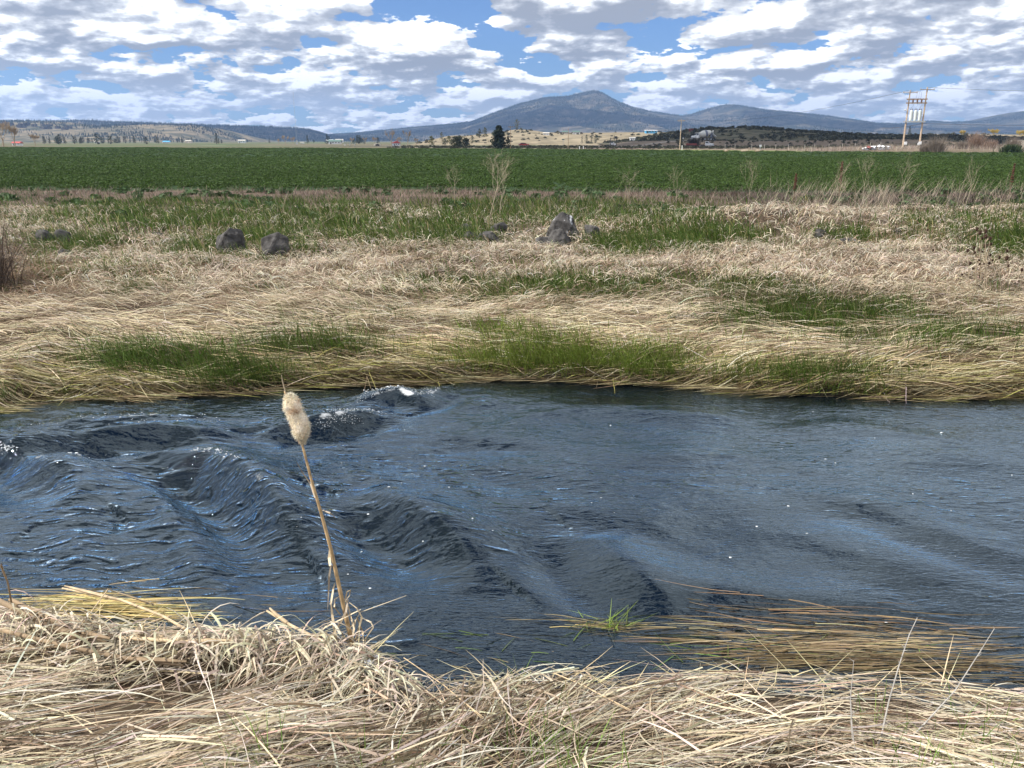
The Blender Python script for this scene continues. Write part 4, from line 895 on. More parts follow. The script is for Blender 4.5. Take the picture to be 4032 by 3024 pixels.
# shrubs along the right hand weed bank
BR = ((.20, .16, .13), (.26, .22, .18))
for px, Y, h_, w_, lb in [(3690, 158, 3.3, 4.6, 'big grey leafless bush at the edge of the crop beside the transformer poles'), (3645, 160, 1.7, 3, 'low leafless bush at the base of the transformer poles'), (3840, 176, 3.6, 3.4, 'tall reddish leafless bush on the weed bank'), (3900, 170, 2.0, 4, 'wide brown bush between the red bush and the beige wall'), (3990, 168, 2.6, 4, 'dark brown bush in front of the beige wall'), (3790, 168, 1.8, 4, 'low grey brush beyond the big leafless bush')]:
    p = far_at(px, Y); shrub('leafless_bush', lb, p, h_, w_, BR if 'red' not in lb else ((.26, .18, .14), (.34, .25, .19)), 320, thick=.05)
p = far_at(3985, 152); shrub('green_bush', 'spreading dark green bush at the corner of the crop', p, 1.6, 5, ((.05, .07, .03), (.045, .075, .03)), 420, thick=.14)
p = far_at(2745, 300); shrub('leafless_bush', 'dark leafless thicket below the mixer truck', p + np.array([0, 6, 0]), 3.6, 5.5, ((.06, .05, .04), (.07, .06, .05)), 420, thick=.10)
p = hit(-60, 1150); shrub('leafless_bush', 'dark twiggy bush on the far bank beside the matted grass', p, 1.25, 1.4, ((.09, .065, .05), (.12, .09, .07)), 260, thick=.010)

# dry weeds on the bank between crop and lane
def weed_bank():
    n = 9000; px = U(n, 2900, 4700); Y = U(n, 150, 200); x = (px - 2016) / FPX * Y * CP; k = (Y > field_far(x) + 1) & (x / Y > .33); x, Y = x[k], Y[k]; n = len(x)
    P, W, sd = standing(x, Y, T(x, Y), U(n, 0, 6.28), U(n, .4, 1.3), U(n, .03, .07), R(1) * U(n, 50, 88), R(1) * U(n, 10, 80), 3)
    tag(ribbons('tall_dead_weeds', P, W, sd, jitter((.34, .28, .23), n, .25, x * .1, Y * .1)), 'tall greyish dead weeds along the bank behind the crop', 'weeds', kind='stuff')
    n = 6000; x = U(n, -40, 190); y = U(n, 232, 330); k = (y > field_far(x) + 14); x, y = x[k], y[k]
    instancer('roadside_brush', np.stack([x, y, T(x, y)], 1)[:1500], U(len(x), .5, 1.4)[:1500], pb, 'low dark brush beside the valley road', 'brush')
weed_bank()

# ------------------------------------------------------------------ poles, frame, wires
def power_pole(label, px, Y, hp, arm=2.4, material=M_POLE):
    p = far_at(px, Y); h = metres(hp, Y); t = thing('utility_pole', label, 'pole', p, 0.15)
    MB().tube([(0, 0, -.4), (0, 0, h * .5), (0, 0, h)], [h * .016, h * .014, h * .010], 8).build('pole', material, t)
    if arm:
        MB().box((0, -.12, h * .955), (arm, .12, .14)).build('crossarm', material, t)
        for q in (-.45, -.15, .3, .46): MB().lathe([(.04, 0), (.06, .06), (.03, .12), (.05, .16)], 6, (q * arm, -.12, h * .955 + .07)).build('insulator', M_BROWNCER, t)
        MB().tube([(-.3 * arm, -.13, h * .95), (0, -.12, h * .88)], .025, 4).build('brace', M_METAL, t); MB().tube([(.3 * arm, -.13, h * .95), (0, -.12, h * .88)], .025, 4).build('brace', M_METAL, t)
    return t
power_pole('tan wooden utility pole with a crossarm at the lane end', 2677, 205, 114, 1.9)
power_pole('utility pole with short crossarm beside the lone dark juniper', 2010, 240, 85, 1.5, M_POLE2)
power_pole('slim utility pole at the field edge beyond the cedar row', 2237, 228, 78, 0, M_POLE2)
power_pole('thin pole with white lamp head beside the round juniper', 1855, 320, 46, 1.0, M_POLE2)
power_pole('short pole at the side of the bare cottonwoods', 1637, 400, 28, .8, M_POLE2)
def mast():
    p = far_at(1170, 560); h = metres(195, 560); t = thing('radio_mast', 'very tall thin radio mast over the valley trees', 'mast', p)
    for a in range(3):
        c, s_ = math.cos(2.1 * a) * .22, math.sin(2.1 * a) * .22; MB().tube([(c, s_, 0), (c, s_, h)], .018, 4).build('mast_leg', M_METAL, t)
    mb = MB()
    for k in range(28):
        z = h * k / 28; mb.tube([(.22, 0, z), (-.11, .19, z + h / 28)], .010, 3); mb.tube([(-.11, .19, z), (-.11, -.19, z + h / 28)], .010, 3)
    mb.build('lattice', M_METAL, t); MB().box((0, 0, 1.2), (.9, .9, 2.4)).build('equipment_cabinet', M_METAL, t)
mast()
FY = 190.0
def transformer_frame():
    a = far_at(3557, FY); b = far_at(3617, FY); base = (a + b) / 2; base[2] = min(a[2], b[2]); t = thing('transformer_frame', 'twin pole wooden frame carrying three pale transformers', 'utility frame', base, R(-9))
    W = (b[0] - a[0]) / 2 / math.cos(R(9)); h1 = metres(215, FY); h2 = metres(226, FY)
    for sx, h in ((-1, h1), (1, h2)):
        MB().tube([(sx * W, 0, -.4), (sx * W, 0, h * .33), (sx * W, 0, h)], [.20, .18, .13], 10).build('pole', M_POLE, t)
        MB().box((sx * W + .42 * (1 if sx < 0 else -.0), -.3, h * .085), (.55, .35, .65)).build('meter_box', M_WHITE, t)
    MB().box((W - .3 + .05, -.3, h1 * .07), (.5, .3, .5)).build('meter_box', M_WHITE, t)
    z1, z2, z3 = h1 * .845, h1 * .78, h1 * .46
    for z, nm, m_ in ((z1, 'crossbeam', M_POLE2), (z2, 'crossbeam', M_POLE2)): MB().box((-.15, -.26, z), (2 * W + .9, .16, .26)).build(nm, m_, t)
    MB().box((0, -.30, z3), (2 * W + .9, .55, .32)).build('platform_beam', M_METAL, t); MB().box((0, .30, z3), (2 * W + .9, .2, .32)).build('platform_beam', M_METAL, t)
    for k in (-1, 0, 1):
        x = k * W * .52 - .05; H = (z2 - z3) * .56
        tr = MB().lathe([(.28, 0), (.33, .08), (.33, H - .1), (.27, H), (.08, H + .05)], 12, (x, -.15, z3 + .17)).build('transformer', M_XF, t)
        for q in (-.18, .18): MB().lathe([(.06, 0), (.10, .08), (.06, .14), (.10, .22), (.05, .30), (.03, .42)], 8, (x + q, -.15, z3 + .17 + H + .02)).build('bushing', M_BROWNCER, tr)
        for q in range(5): MB().box((x + .36 + .0, -.35 + q * .1, z3 + .17 + H * .5), (.12, .03, H * .75)).build('cooling_fin', M_METAL, tr)
        MB().lathe([(.10, 0), (.20, .10), (.12, .2), (.22, .34), (.12, .46), (.20, .58), (.06, .7)], 10, (x, -.26, z2 + .13)).build('fuse_cutout', M_BROWNCER, t)
        MB().tube([(x, -.3, z2), (x + .25, -.3, z2 - .5), (x - .15, -.25, z2 - .9), (x, -.2, z3 + H + .6)], .02, 4).build('jumper_wire', M_WIRE, t)
    for sx, h in ((-1, h1), (1, h2)):
        MB().box((sx * W, -.2, h - .55), (3.0, .12, .14)).build('crossarm', M_POLE2, t)
        for q in (-1.4, 1.4): MB().lathe([(.04, 0), (.09, .08), (.04, .16), (.09, .24), (.03, .34)], 8, (sx * W + q, -.2, h - .48)).build('insulator', M_METAL, t)
    for k in range(3): MB().tube([(-W - 1.2 + k * 1.3, -.2, h1 - .2), (-.2 + k * .4, -.25, h1 - .9 + .5), (k * .5 - .4, -.26, z1 + .1)], .022, 4).build('jumper_wire', M_WIRE, t)
    MB().lathe([(.22, 0), (.25, .1), (.1, .3)], 10, (-W - .55, -.25, z3 + 2.4)).build('lamp', M_METAL, t)
    return a, b, h1, h2
fa, fb, fh1, fh2 = transformer_frame()
def wire(label, p0, p1, sag, r=.03):
    p0 = np.array(p0, float); p1 = np.array(p1, float); pts = [p0 * (1 - k) + p1 * k - np.array([0, 0, sag * 4 * k * (1 - k)]) for k in np.linspace(0, 1, 22)]
    tag(MB().tube(pts, r, 4).build('power_line', M_WIRE), label, 'wire', 'wires at the transformer frame')
wire('upper wire running from the transformer frame away over the low hill', fa + np.array([-.5, 0, fh1 - .1]), at_y(2700, 470, 470), 3.0, .035)
wire('upper wire leaving the transformer frame past the willows', fb + np.array([.5, 0, fh2 - .1]), at_y(4900, 356, 175), .6, .035)
wire('low black service wire strung across both transformer poles', at_y(3470, 504, 200), fb + np.array([0, -.3, metres(92, FY)]), .3, .05)
wire('low black service wire going on from the poles towards the willows', fb + np.array([0, -.3, metres(92, FY)]), at_y(4700, 488, 178), .4, .035)

# ------------------------------------------------------------------ vehicles
def wheel(t, x, y, r, w=.26):
    o = MB().lathe([(r * .6, -w / 2), (r * .92, -w / 2), (r, -w * .35), (r, w * .35), (r * .92, w / 2), (r * .6, w / 2)], 16, (x, y, r), 'Y').build('wheel', M_RUBBER, t)
    MB().lathe([(r * .1, -w * .56), (r * .55, -w * .52), (r * .6, -w * .4), (r * .6, w * .4), (r * .55, w * .52), (r * .1, w * .56)], 12, (x, y, r), 'Y').build('rim', M_METAL, o)
def pickup():
    Y = 289.0; p = far_at(2776, Y); p[2] += .06; t = thing('flatbed_pickup', 'white single cab flatbed pickup on the valley road', 'pickup', p, R(-24))
    MB().prism([(.15, .62), (2.75, .62), (2.8, .95), (2.72, 1.18), (1.55, 1.3), (.95, 1.3), (.1, 1.3)], -.95, .95).build('body', M_WHITE, t)
    MB().prism([(.1, 1.3), (1.5, 1.3), (1.0, 1.95), (.2, 1.95)], -.85, .85).build('cab', M_WHITE, t)
    MB().prism([(1.53, 1.33), (1.56, 1.35), (1.08, 1.92), (1.03, 1.93)], -.76, .76).build('windscreen', M_GLASSD, t)
    for s_ in (-1, 1):
        MB().prism([(.3, 1.36), (1.3, 1.36), (.98, 1.84), (.32, 1.84)], s_ * .855 - .012, s_ * .855 + .012).build('side_window', M_GLASSD, t)
        MB().box((2.79, s_ * .68, 1.0), (.06, .34, .2)).build('headlight', M_METAL, t); MB().box((1.25, s_ * 1.06, 1.38), (.14, .2, .22)).build('mirror', M_DARKST, t)
        MB().box((.75, s_ * .96, 1.12), (.14, .02, .05)).build('door_handle', M_DARKST, t)
        wheel(t, 2.1, s_ * .82, .4); wheel(t, -1.55, s_ * .82, .4)
    MB().box((2.8, 0, .98), (.06, .9, .24)).build('grille', M_DARKST, t); MB().box((2.86, 0, .62), (.16, 1.85, .22)).build('bumper', M_METAL, t)
    MB().box((-1.35, 0, 1.02), (2.7, 2.05, .14)).build('flatbed', M_DARKST, t); MB().box((-.02, 0, 1.45), (.08, 1.9, .8)).build('headache_rack', M_DARKST, t); MB().box((-.5, 0, .7), (4.2, .8, .22)).build('chassis', M_DARKST, t)
    p = far_at(2722, Y - 2); p[2] += .06; t = thing('trailer', 'low maroon steel trailer behind the flatbed pickup', 'trailer', p, R(-12))
    MB().box((0, 0, .85), (3.6, 1.9, .2)).build('deck', M_MAROON, t)
    for s_ in (-1, 1): MB().box((0, s_ * .95, 1.15), (3.6, .08, .45)).build('side_rail', M_MAROON, t); wheel(t, -.4, s_ * .85, .34); wheel(t, .45, s_ * .85, .34)
    MB().tube([(1.8, 0, .8), (2.8, 0, .6)], .07, 6).build('drawbar', M_MAROON, t)
pickup()
def small_car(name, label, px, Y, rz, paint, suv=True):
    p = far_at(px, Y); p[2] += .06; t = thing(name, label, 'car', p, rz); k = 1.0 if suv else .86
    MB().prism([(-2.15, .4), (2.15, .4), (2.2, .75 * k), (2.05, .98 * k), (1.1, 1.08 * k), (-2.1, 1.1 * k), (-2.25, .8 * k)], -.9, .9).build('body', paint, t)
    MB().prism([(1.05, 1.08 * k), (.4, 1.62 * k), (-1.6 if suv else -1.2, 1.68 * k), (-2.08 if suv else -1.8, 1.1 * k)], -.78, .78).build('cabin', paint, t)
    MB().prism([(1.06, 1.12 * k), (1.08, 1.14 * k), (.5, 1.6 * k), (.44, 1.6 * k)], -.68, .68).build('windscreen', M_GLASSD, t); MB().prism([(-2.09, 1.16 * k), (-2.07, 1.16 * k), (-1.66, 1.62 * k), (-1.70, 1.62 * k)] if suv else [(-1.81, 1.16 * k), (-1.78, 1.16 * k), (-1.28, 1.62 * k), (-1.33, 1.62 * k)], -.66, .66).build('rear_window', M_GLASSD, t)
    for s_ in (-1, 1):
        MB().prism([(.85, 1.14 * k), (.35, 1.56 * k), (-1.5 if suv else -1.1, 1.6 * k), (-1.7 if suv else -1.5, 1.14 * k)], s_ * .785 - .012, s_ * .785 + .012).build('side_window', M_GLASSD, t)
        MB().box((-2.22, s_ * .72, .92 * k), (.08, .22, .22)).build('tail_light', M_RED, t); MB().box((2.14, s_ * .66, .82 * k), (.1, .34, .15)).build('headlight', M_METAL, t)
        wheel(t, 1.35, s_ * .8, .34, .22); wheel(t, -1.35, s_ * .8, .34, .22)
    MB().box((-2.24, 0, .55), (.12, 1.7, .2)).build('bumper', M_DARKST, t)
small_car('car', 'white sport utility car driving away past the dark gate frame', 2413, 349, R(70), M_WHITE)
small_car('car', 'small red car on the valley road beside the lone dark juniper', 2063, 362, R(12), M_RED, False)
def mixer():
    Y = 331.0; p = far_at(2764, Y); p[2] += .07; t = thing('mixer_truck', 'concrete mixer truck with grey drum and dark band on the gravel road', 'truck', p, R(188))
    MB().box((-.6, 0, 1.0), (7.6, .9, .3)).build('chassis', M_DARKST, t)
    MB().prism([(2.0, .9), (3.0, .9), (3.0, 1.9), (2.7, 2.95), (2.0, 2.95)], -1.1, 1.1).build('cab', M_WHITE, t); MB().prism([(3.0, .8), (4.4, .8), (4.45, 1.5), (4.2, 1.75), (3.0, 1.9)], -.9, .9).build('hood', M_WHITE, t)
    MB().prism([(3.01, 1.98), (3.05, 1.98), (2.78, 2.85), (2.73, 2.87)], -.95, .95).build('windscreen', M_GLASSD, t)
    for s_ in (-1, 1):
        MB().prism([(2.15, 2.0), (2.9, 2.0), (2.66, 2.8), (2.15, 2.8)], s_ * 1.105 - .012, s_ * 1.105 + .012).build('side_window', M_GLASSD, t)
        MB().box((4.44, s_ * .72, 1.25), (.08, .3, .25)).build('headlight', M_METAL, t); MB().prism([(3.1, 1.1), (4.2, 1.1), (4.1, 1.35), (3.2, 1.35)], s_ * 1.05 - .15, s_ * 1.05 + .15).build('fender', M_WHITE, t)
        for x in (3.6, -.6, -1.9, -3.1): wheel(t, x, s_ * 1.0, .52, .34)
        wheel(t, -5.0, s_ * .8, .5, .32); MB().tube([(-4.1, s_ * .5, 2.0), (-5.0, s_ * .6, .6)], .12, 6).build('tag_axle_arm', M_DARKST, t)
    MB().box((4.46, 0, 1.25), (.06, 1.0, .6)).build('grille', M_METAL, t); MB().box((4.5, 0, .75), (.14, 2.2, .3)).build('bumper', M_METAL, t); MB().tube([(1.85, .8, 1.2), (1.85, .8, 3.3)], .1, 8).build('exhaust_stack', M_METAL, t)
    ax = Vector((-1, 0, .24)).normalized(); M_ = ax.to_track_quat('Z', 'Y').to_matrix(); o0 = Vector((1.5, 0, 2.05))
    def drum(prof, nm, m_):
        mb = MB().lathe(prof, 20); mb.v = [tuple(o0 + M_ @ Vector(v)) for v in mb.v]; return mb.build(nm, m_, d if nm != 'drum' else t, True)
    d = None; d = drum([(.55, 0), (.95, .5), (1.28, 1.5), (1.32, 2.3), (1.2, 3.2), (.85, 4.3), (.62, 4.9)], 'drum', M_DRUM); drum([(1.33, 2.35), (1.335, 2.4), (1.22, 3.25), (1.21, 3.3)], 'drum_band', M_DRUMB)
    MB().box((-3.55, 0, 2.1), (.35, 1.5, 2.0)).build('rear_pedestal', M_DRUMB, t); MB().box((1.6, 0, 1.7), (.4, 1.4, 1.3)).build('front_pedestal', M_METAL, t)
    MB().prism([(-3.6, 3.5), (-4.4, 3.9), (-4.2, 3.2), (-3.9, 2.7)], -.5, .5).build('hopper', M_DRUM, t); MB().tube([(-3.9, 0, 2.7), (-4.9, 0, 1.9), (-5.6, 0, 1.5)], [.3, .25, .22], 8).build('chute', M_METAL, t)
    MB().lathe([(.35, -.6), (.35, .6)], 10, (1.35, -.9, 1.5), 'Y').build('water_tank', M_METAL, t)
mixer()

# ------------------------------------------------------------------ buildings and small roadside things
def house(name, label, px, Y, w, d, hw, hr, wall, roof, rz=.1, cat='house', windows=2, dz=0.0, door=True):
    p = far_at(px, Y); p[2] += dz; t = thing(name, label, cat, p, rz)
    MB().box((0, 0, hw / 2 - .3), (w, d, hw + .6)).build('wall', wall, t)
    MB().prism([(-w / 2 - .3, hw), (-w / 2 - .3, hw - .15), (w / 2 + .3, hw - .15), (w / 2 + .3, hw), (0, hw + hr)], -d / 2 - .3, d / 2 + .3).build('roof', roof, t) if d > w else None
    if d <= w:
        mb = MB().prism([(-d / 2 - .3, hw), (-d / 2 - .3, hw - .15), (d / 2 + .3, hw - .15), (d / 2 + .3, hw), (0, hw + hr)], -w / 2 - .3, w / 2 + .3); mb.v = [(v[1], v[0], v[2]) for v in mb.v]; mb.f = [f[::-1] for f in mb.f]; mb.build('roof', roof, t)
    for k in range(windows):
        x = -w / 2 + w * (k + 1) / (windows + 1) + (.12 * w if door else 0); o = MB().box((x, -d / 2 - .02, hw * .55), (w * .12, .06, hw * .34)).build('window', M_GLASSD, t)
        MB().box((x, -d / 2 - .03, hw * .55 - hw * .19), (w * .15, .12, .08)).build('sill', M_WHITE, o)
    if door: MB().box((-w * .32, -d / 2 - .02, hw * .36), (w * .11, .06, hw * .72)).build('door', M_DARKST, t)
    return t
hs = house('house', 'small white house with a bright red roof below bare cottonwoods', 1560, 385, 3.2, 4.2, 1.3, .9, M_WHITE, M_REDROOF, .25); MB().box((.9, .3, 2.1), (.35, .35, .9)).build('chimney', M_REDROOF, hs)
house('barn', 'long low barn with dark green roof in the valley', 1320, 640, 9.0, 5, 1.8, 1.3, M_WHITE, M_GREENROOF, .05, 'barn', 3)
house('shed', 'light blue roofed long shed at the foot of the mesa', 658, 900, 7, 4, 1.5, .9, M_WHITE, M_BLUE, 0, 'shed', 2)
house('trailer_home', 'boxy white trailer home below the tan plateau', 2489, 455, 2.6, 1.6, 1.5, .15, M_WHITE, M_WHITE, .1, 'trailer', 1, .2)
house('shed', 'dark red shed on the crest of the sagebrush hill', 2717, 462, 2.2, 1.4, 1.0, .12, M_MAROON, M_MAROON, -.1, 'shed', 1, .2, False)
house('warehouse', 'bright blue sided building on the tan plateau', 2560, 600, 8.2, 4, 1.7, .25, M_BLUE, M_WHITE, .03, 'building', 3, .3)
for px, Y, w, wl, rf, lb in [(70, 420, 4, M_WHITE, M_REDROOF, 'white cottage with red roof behind the tan poplars'), (385, 900, 5, M_WHITE, M_CONC, 'white farmhouse with grey roof at the foot of the mesa'), (243, 1000, 4, M_WHITE, M_WHITE, 'tiny white shed under the rimrock'), (745, 980, 7, M_CREAM, M_CONC, 'cream farmhouse by the green paddock'), (955, 950, 8, M_WHITE, M_CONC, 'pale long house at the end of the mesa slope'), (1300, 1100, 9, M_WHITE, M_WHITE, 'white shed far up the valley'), (1337, 1080, 10, M_WHITE, M_CONC, 'wide white shed with grey roof far up the valley'), (1192, 760, 3, M_WHITE, M_CONC, 'small pale hut beside the mast'), (2150, 575, 4, M_WHITE, M_CONC, 'white cabin half hidden on the tan hill'), (2225, 590, 4.5, M_CREAM, M_GREENROOF, 'cream cabin with green roof on the tan hill'), (2268, 592, 5, M_WHITE, M_GREENROOF, 'white bungalow on the tan hill above the cedars')]:
    house('house', lb, px, Y, w, w * .6, w * .3, w * .16, wl, rf, random.uniform(-.3, .3), 'house', 2)
def dome():
    p = far_at(1486, 400); t = thing('dome_shed', 'small rounded pale shed with dark opening near bare trees', 'shed', p, .2)
    a = [(1.6 * math.cos(q), 1.2 * math.sin(q)) for q in np.linspace(0, math.pi, 9)]; MB().prism(a, -1.5, 1.5).build('shell', M_CREAM, t); MB().prism([(x * .6, z * .75) for x, z in a], -1.53, -1.49).build('opening', M_DARKST, t)
    p = far_at(1378, 400); t = thing('carport', 'open sided carport with flat dark roof on posts', 'carport', p, .05)
    MB().box((0, 0, 1.25), (5.4, 3, .22)).build('roof', M_GREENROOF, t)
    for sx in (-2.4, 0, 2.4):
        for sy in (-1.3, 1.3): MB().box((sx, sy, .5), (.16, .16, 1.3)).build('post', M_WHITE, t)
dome()
def gate_frame():
    p = far_at(2415, 330); t = thing('gate_frame', 'dark timber entrance frame over the lane by the white car', 'gate', p)
    for sx in (-1, 1): MB().box((sx * 1.15, 0, 1.7), (.22, .22, 3.6)).build('post', M_DARKST, t)
    MB().box((.1, 0, 3.3), (3.0, .24, .26)).build('lintel', M_DARKST, t); MB().box((.9, -.02, 3.75), (1.1, .1, .5)).build('board', M_DARKST, t)
gate_frame()
def sign(label, px, Y, hp, wb, hb, m_):
    p = far_at(px, Y); h = metres(hp, Y); t = thing('road_sign', label, 'sign', p, .1); MB().box((0, 0, h / 2 - .2), (.1, .1, h + .3)).build('post', M_METAL, t); MB().box((0, -.07, h - hb / 2), (wb, .03, hb)).build('panel', m_, t)
sign('white square sign on a post at the lane verge', 2994, 180, 24, .5, .4, M_WHITE)
sign('small green sign on a post by the valley road', 2217, 330, 30, 1.0, .4, M_GREENROOF)
sign('little white notice beside the mixer truck', 2688, 322, 14, .3, .5, M_WHITE)
def marker(label, px, Y, hp, m_=M_WHITE):
    p = far_at(px, Y); h = metres(hp, Y); t = thing('marker_post', label, 'post', p); MB().tube([(0, 0, -.2), (0, 0, h)], .09, 8).build('post', m_, t); MB().lathe([(.09, 0), (.11, .04), (.05, .09)], 8, (0, 0, h)).build('cap', m_, t)
marker('white marker post at the foot of the tan utility pole', 2686, 204, 16); marker('pale stub post at the field edge by the cedars', 2297, 226, 11); marker('short pale stake at the field edge past the stub post', 2282, 226, 9)
for i, px in enumerate(range(2850, 3500, 52)):
    p = far_at(px + random.uniform(-8, 8), 215 + random.uniform(-3, 3)); t = thing('fence_post', 'slim pale fence post in the row behind the verge', 'post', p, 0, 'fence posts behind the verge'); MB().box((0, 0, .55), (.09, .09, 1.3)).build('post', M_CONC, t); MB().box((0, 0, 1.22), (.10, .10, .06)).build('cap', M_METAL, t)
for px, w, lb in [(2935, 1.5, 'wide low heap of tan cut grass on the verge'), (2985, .9, 'small tan grass heap beside the white sign'), (2860, .6, 'tiny tan grass heap on the green verge')]:
    p = far_at(px, 168); t = thing('grass_heap', lb, 'heap', p)
    n = 240; P, W, sd = standing(rng.normal(0, w * .3, n), rng.normal(0, .3, n), np.full(n, .0), U(n, 0, 6.28), U(n, .3, .8), U(n, .02, .05), R(1) * U(n, 10, 70), R(1) * U(n, -70, 10), 4); o = ribbons('straw', P, W, sd, jitter((.5, .38, .22), n, .2, W[:, 0], W[:, 0])); o.parent = t; o['kind'] = 'stuff'
    MB().blob((0, 0, .1), (w * .6, .4, .35), 2, .3, px).build('core', M_WEED, t)
def scrap():
    p = far_at(3455, 168); items = []
    for i, (dx, sx, sz, m_, lb) in enumerate([(-2.2, 1.6, .35, M_WHITE, 'crumpled white sheet at one end of the scrap heap'), (-.7, 1.8, .55, M_PLASTIC, 'pale blue tarpaulin lying in the middle of the scrap heap'), (.9, 1.9, .7, M_WHITE, 'high crumpled white sheet in the scrap heap'), (2.3, 1.0, .5, M_PLASTIC, 'small pale bundle at the end of the scrap heap'), (-1.6, 1.2, .6, M_MAROON, 'dark red board leaning in the scrap heap')]):
        q = np.array([p[0] + dx, p[1] + .3 * (i % 2), 0]); q[2] = surf(q[0], q[1])
        t = thing('scrap_sheet', lb, 'scrap', q); mb = MB(); nx, ny = 12, 7; V = []
        for a in range(nx):
            for b in range(ny):
                u, v = a / (nx - 1) - .5, b / (ny - 1) - .5; V.append((u * sx, v * 1.2, .1 + sz * (1 - 2.6 * abs(u) * abs(u)) * (.5 + .8 * mnoise.noise(Vector((u * 5 + i, v * 5, i * 3.3)))) + .15))
        top = [(a * ny + b, (a + 1) * ny + b, (a + 1) * ny + b + 1, a * ny + b + 1) for a in range(nx - 1) for b in range(ny - 1)]; mb.add(V, top); mb.build('sheet', m_, t); MB().blob((0, 0, .1), (sx * .4, .4, sz * .5), 2, .4, i).build('padding', M_PLASTIC if m_ != M_MAROON else M_DARKST, t)
scrap()
p = far_at(4012, 178); t = thing('block_wall', 'beige concrete box wall behind the dark brown bush', 'wall', p, -.1); MB().box((0, 0, .7), (3.0, 1.2, 1.8)).build('wall', M_CREAM, t); MB().box((0, 0, 1.65), (3.1, 1.3, .12)).build('coping', M_CONC, t)

# ------------------------------------------------------------------ boulders on the far bank
def boulder(label, px, py, wp, hp, tilt=0.0, seed=0, streak=False, lean=0.0):
    p = hit(px, py); f = p[1] * CP + (CAM_Z - p[2]) * SP_; w = wp * f / FPX * 1.15; h = hp * f / FPX * 1.2
    bm = bmesh.new(); rr = random.Random(seed * 7 + 1)
    for _ in range(26):
        d = Vector((rr.gauss(0, 1), rr.gauss(0, 1), rr.gauss(0, 1))).normalized() * rr.uniform(.86, 1.08); bm.verts.new(d)
    res = bmesh.ops.convex_hull(bm, input=bm.verts[:]); bmesh.ops.delete(bm, geom=[e for e in res['geom_interior'] if isinstance(e, bmesh.types.BMVert)], context='VERTS')
    bmesh.ops.triangulate(bm, faces=bm.faces[:]); bmesh.ops.bevel(bm, geom=bm.edges[:], offset=.045, segments=1, affect='EDGES', profile=.5)
    bmesh.ops.triangulate(bm, faces=bm.faces[:]); bmesh.ops.subdivide_edges(bm, edges=bm.edges[:], cuts=3, use_grid_fill=True)
    for v in bm.verts:
        q = v.co * 1.4 + Vector((seed * 5.1, seed * 2.3, seed)); v.co *= 1 + .13 * mnoise.noise(q) + .06 * mnoise.noise(q * 3) + .035 * mnoise.noise(q * 8)
    M_ = Matrix.Rotation(lean, 3, 'Y') @ Matrix.Diagonal((w * .52, w * .46, h * .60))
    for v in bm.verts: v.co = M_ @ v.co + Vector((0, 0, h * .33))
    me = bpy.data.meshes.new('boulder'); bm.to_mesh(me); bm.free(); o = bpy.data.objects.new('boulder', me); COL.objects.link(o); o.location = tuple(p); o.rotation_euler = (0, 0, tilt); me.materials.append(M_ROCKS if streak else M_ROCK); tag(o, label, 'boulder'); return p, w, h
def rock_streak():
    m = M_ROCK.copy(); m.name = 'streaked_basalt'; nt = m.node_tree; N = nt.nodes; L = nt.links; b = N['Principled BSDF']; src = b.inputs['Base Color'].links[0].from_socket
    tc = N.new('ShaderNodeTexCoord'); mp = N.new('ShaderNodeMapping'); mp.inputs['Scale'].default_value = (7, 7, 1.6); mp.inputs['Rotation'].default_value = (0, R(24), 0); L.new(tc.outputs['Object'], mp.inputs[0])
    nz = N.new('ShaderNodeTexNoise'); nz.inputs['Scale'].default_value = 1; nz.inputs['Detail'].default_value = 4; L.new(mp.outputs[0], nz.inputs['Vector'])
    cr = N.new('ShaderNodeValToRGB'); cr.color_ramp.elements[0].position = .63; cr.color_ramp.elements[0].color = (0, 0, 0, 1); cr.color_ramp.elements[1].position = .67; cr.color_ramp.elements[1].color = (.85, .85, .85, 1); L.new(nz.outputs[0], cr.inputs[0])
    mx = N.new('ShaderNodeMix'); mx.data_type = 'RGBA'; L.new(cr.outputs[0], mx.inputs[0]); L.new(src, mx.inputs[6]); mx.inputs[7].default_value = (.62, .63, .65, 1); L.new(mx.outputs[2], b.inputs['Base Color']); return m
M_ROCKS = rock_streak()
for a in [('large leaning grey boulder with white streaks', 2212, 955, 112, 112, .3, 1, True, .35), ('dark blocky boulder in front of the white streaked one', 2195, 990, 95, 80, .9, 2), ('low pale boulder beside the dark blocky one', 2135, 985, 75, 48, .2, 3), ('rough rounded boulder on its own past the streaked one', 2325, 945, 80, 58, 1.4, 4), ('small stone wedged beside the streaked boulder', 2265, 940, 36, 34, .5, 14),
          ('grey flat faced boulder in the stone pile under straw', 1920, 962, 82, 52, .3, 5), ('low slab at the end of the stone pile', 1850, 955, 60, 36, .8, 6), ('dark stone at the back of the stone pile', 1965, 925, 76, 40, 1.2, 7), ('small dark stone topping the stone pile', 1830, 925, 52, 40, 2.2, 15),
          ('tall blackish boulder in deep green grass', 915, 1010, 100, 100, .4, 8), ('black boulder under a cap of dead straw', 1095, 1020, 120, 100, 1.1, 9), ('light grey boulder with a flat lit top', 250, 955, 64, 58, .3, 10), ('dark low boulder touching the flat topped one', 180, 975, 74, 52, 1.7, 11), ('square dark boulder below the flat topped one', 258, 1030, 50, 50, .8, 12), ('small brown stone in the green patch', 622, 945, 46, 30, .2, 13),
          ('dark angular stone in the dry mound', 3225, 955, 48, 36, .6, 16), ('flat dark stone half buried in the dry mound', 3330, 965, 90, 28, .2, 17), ('little dark stone in yellow grass near the teasels', 3535, 915, 28, 22, .9, 18)]:
    boulder(*a)
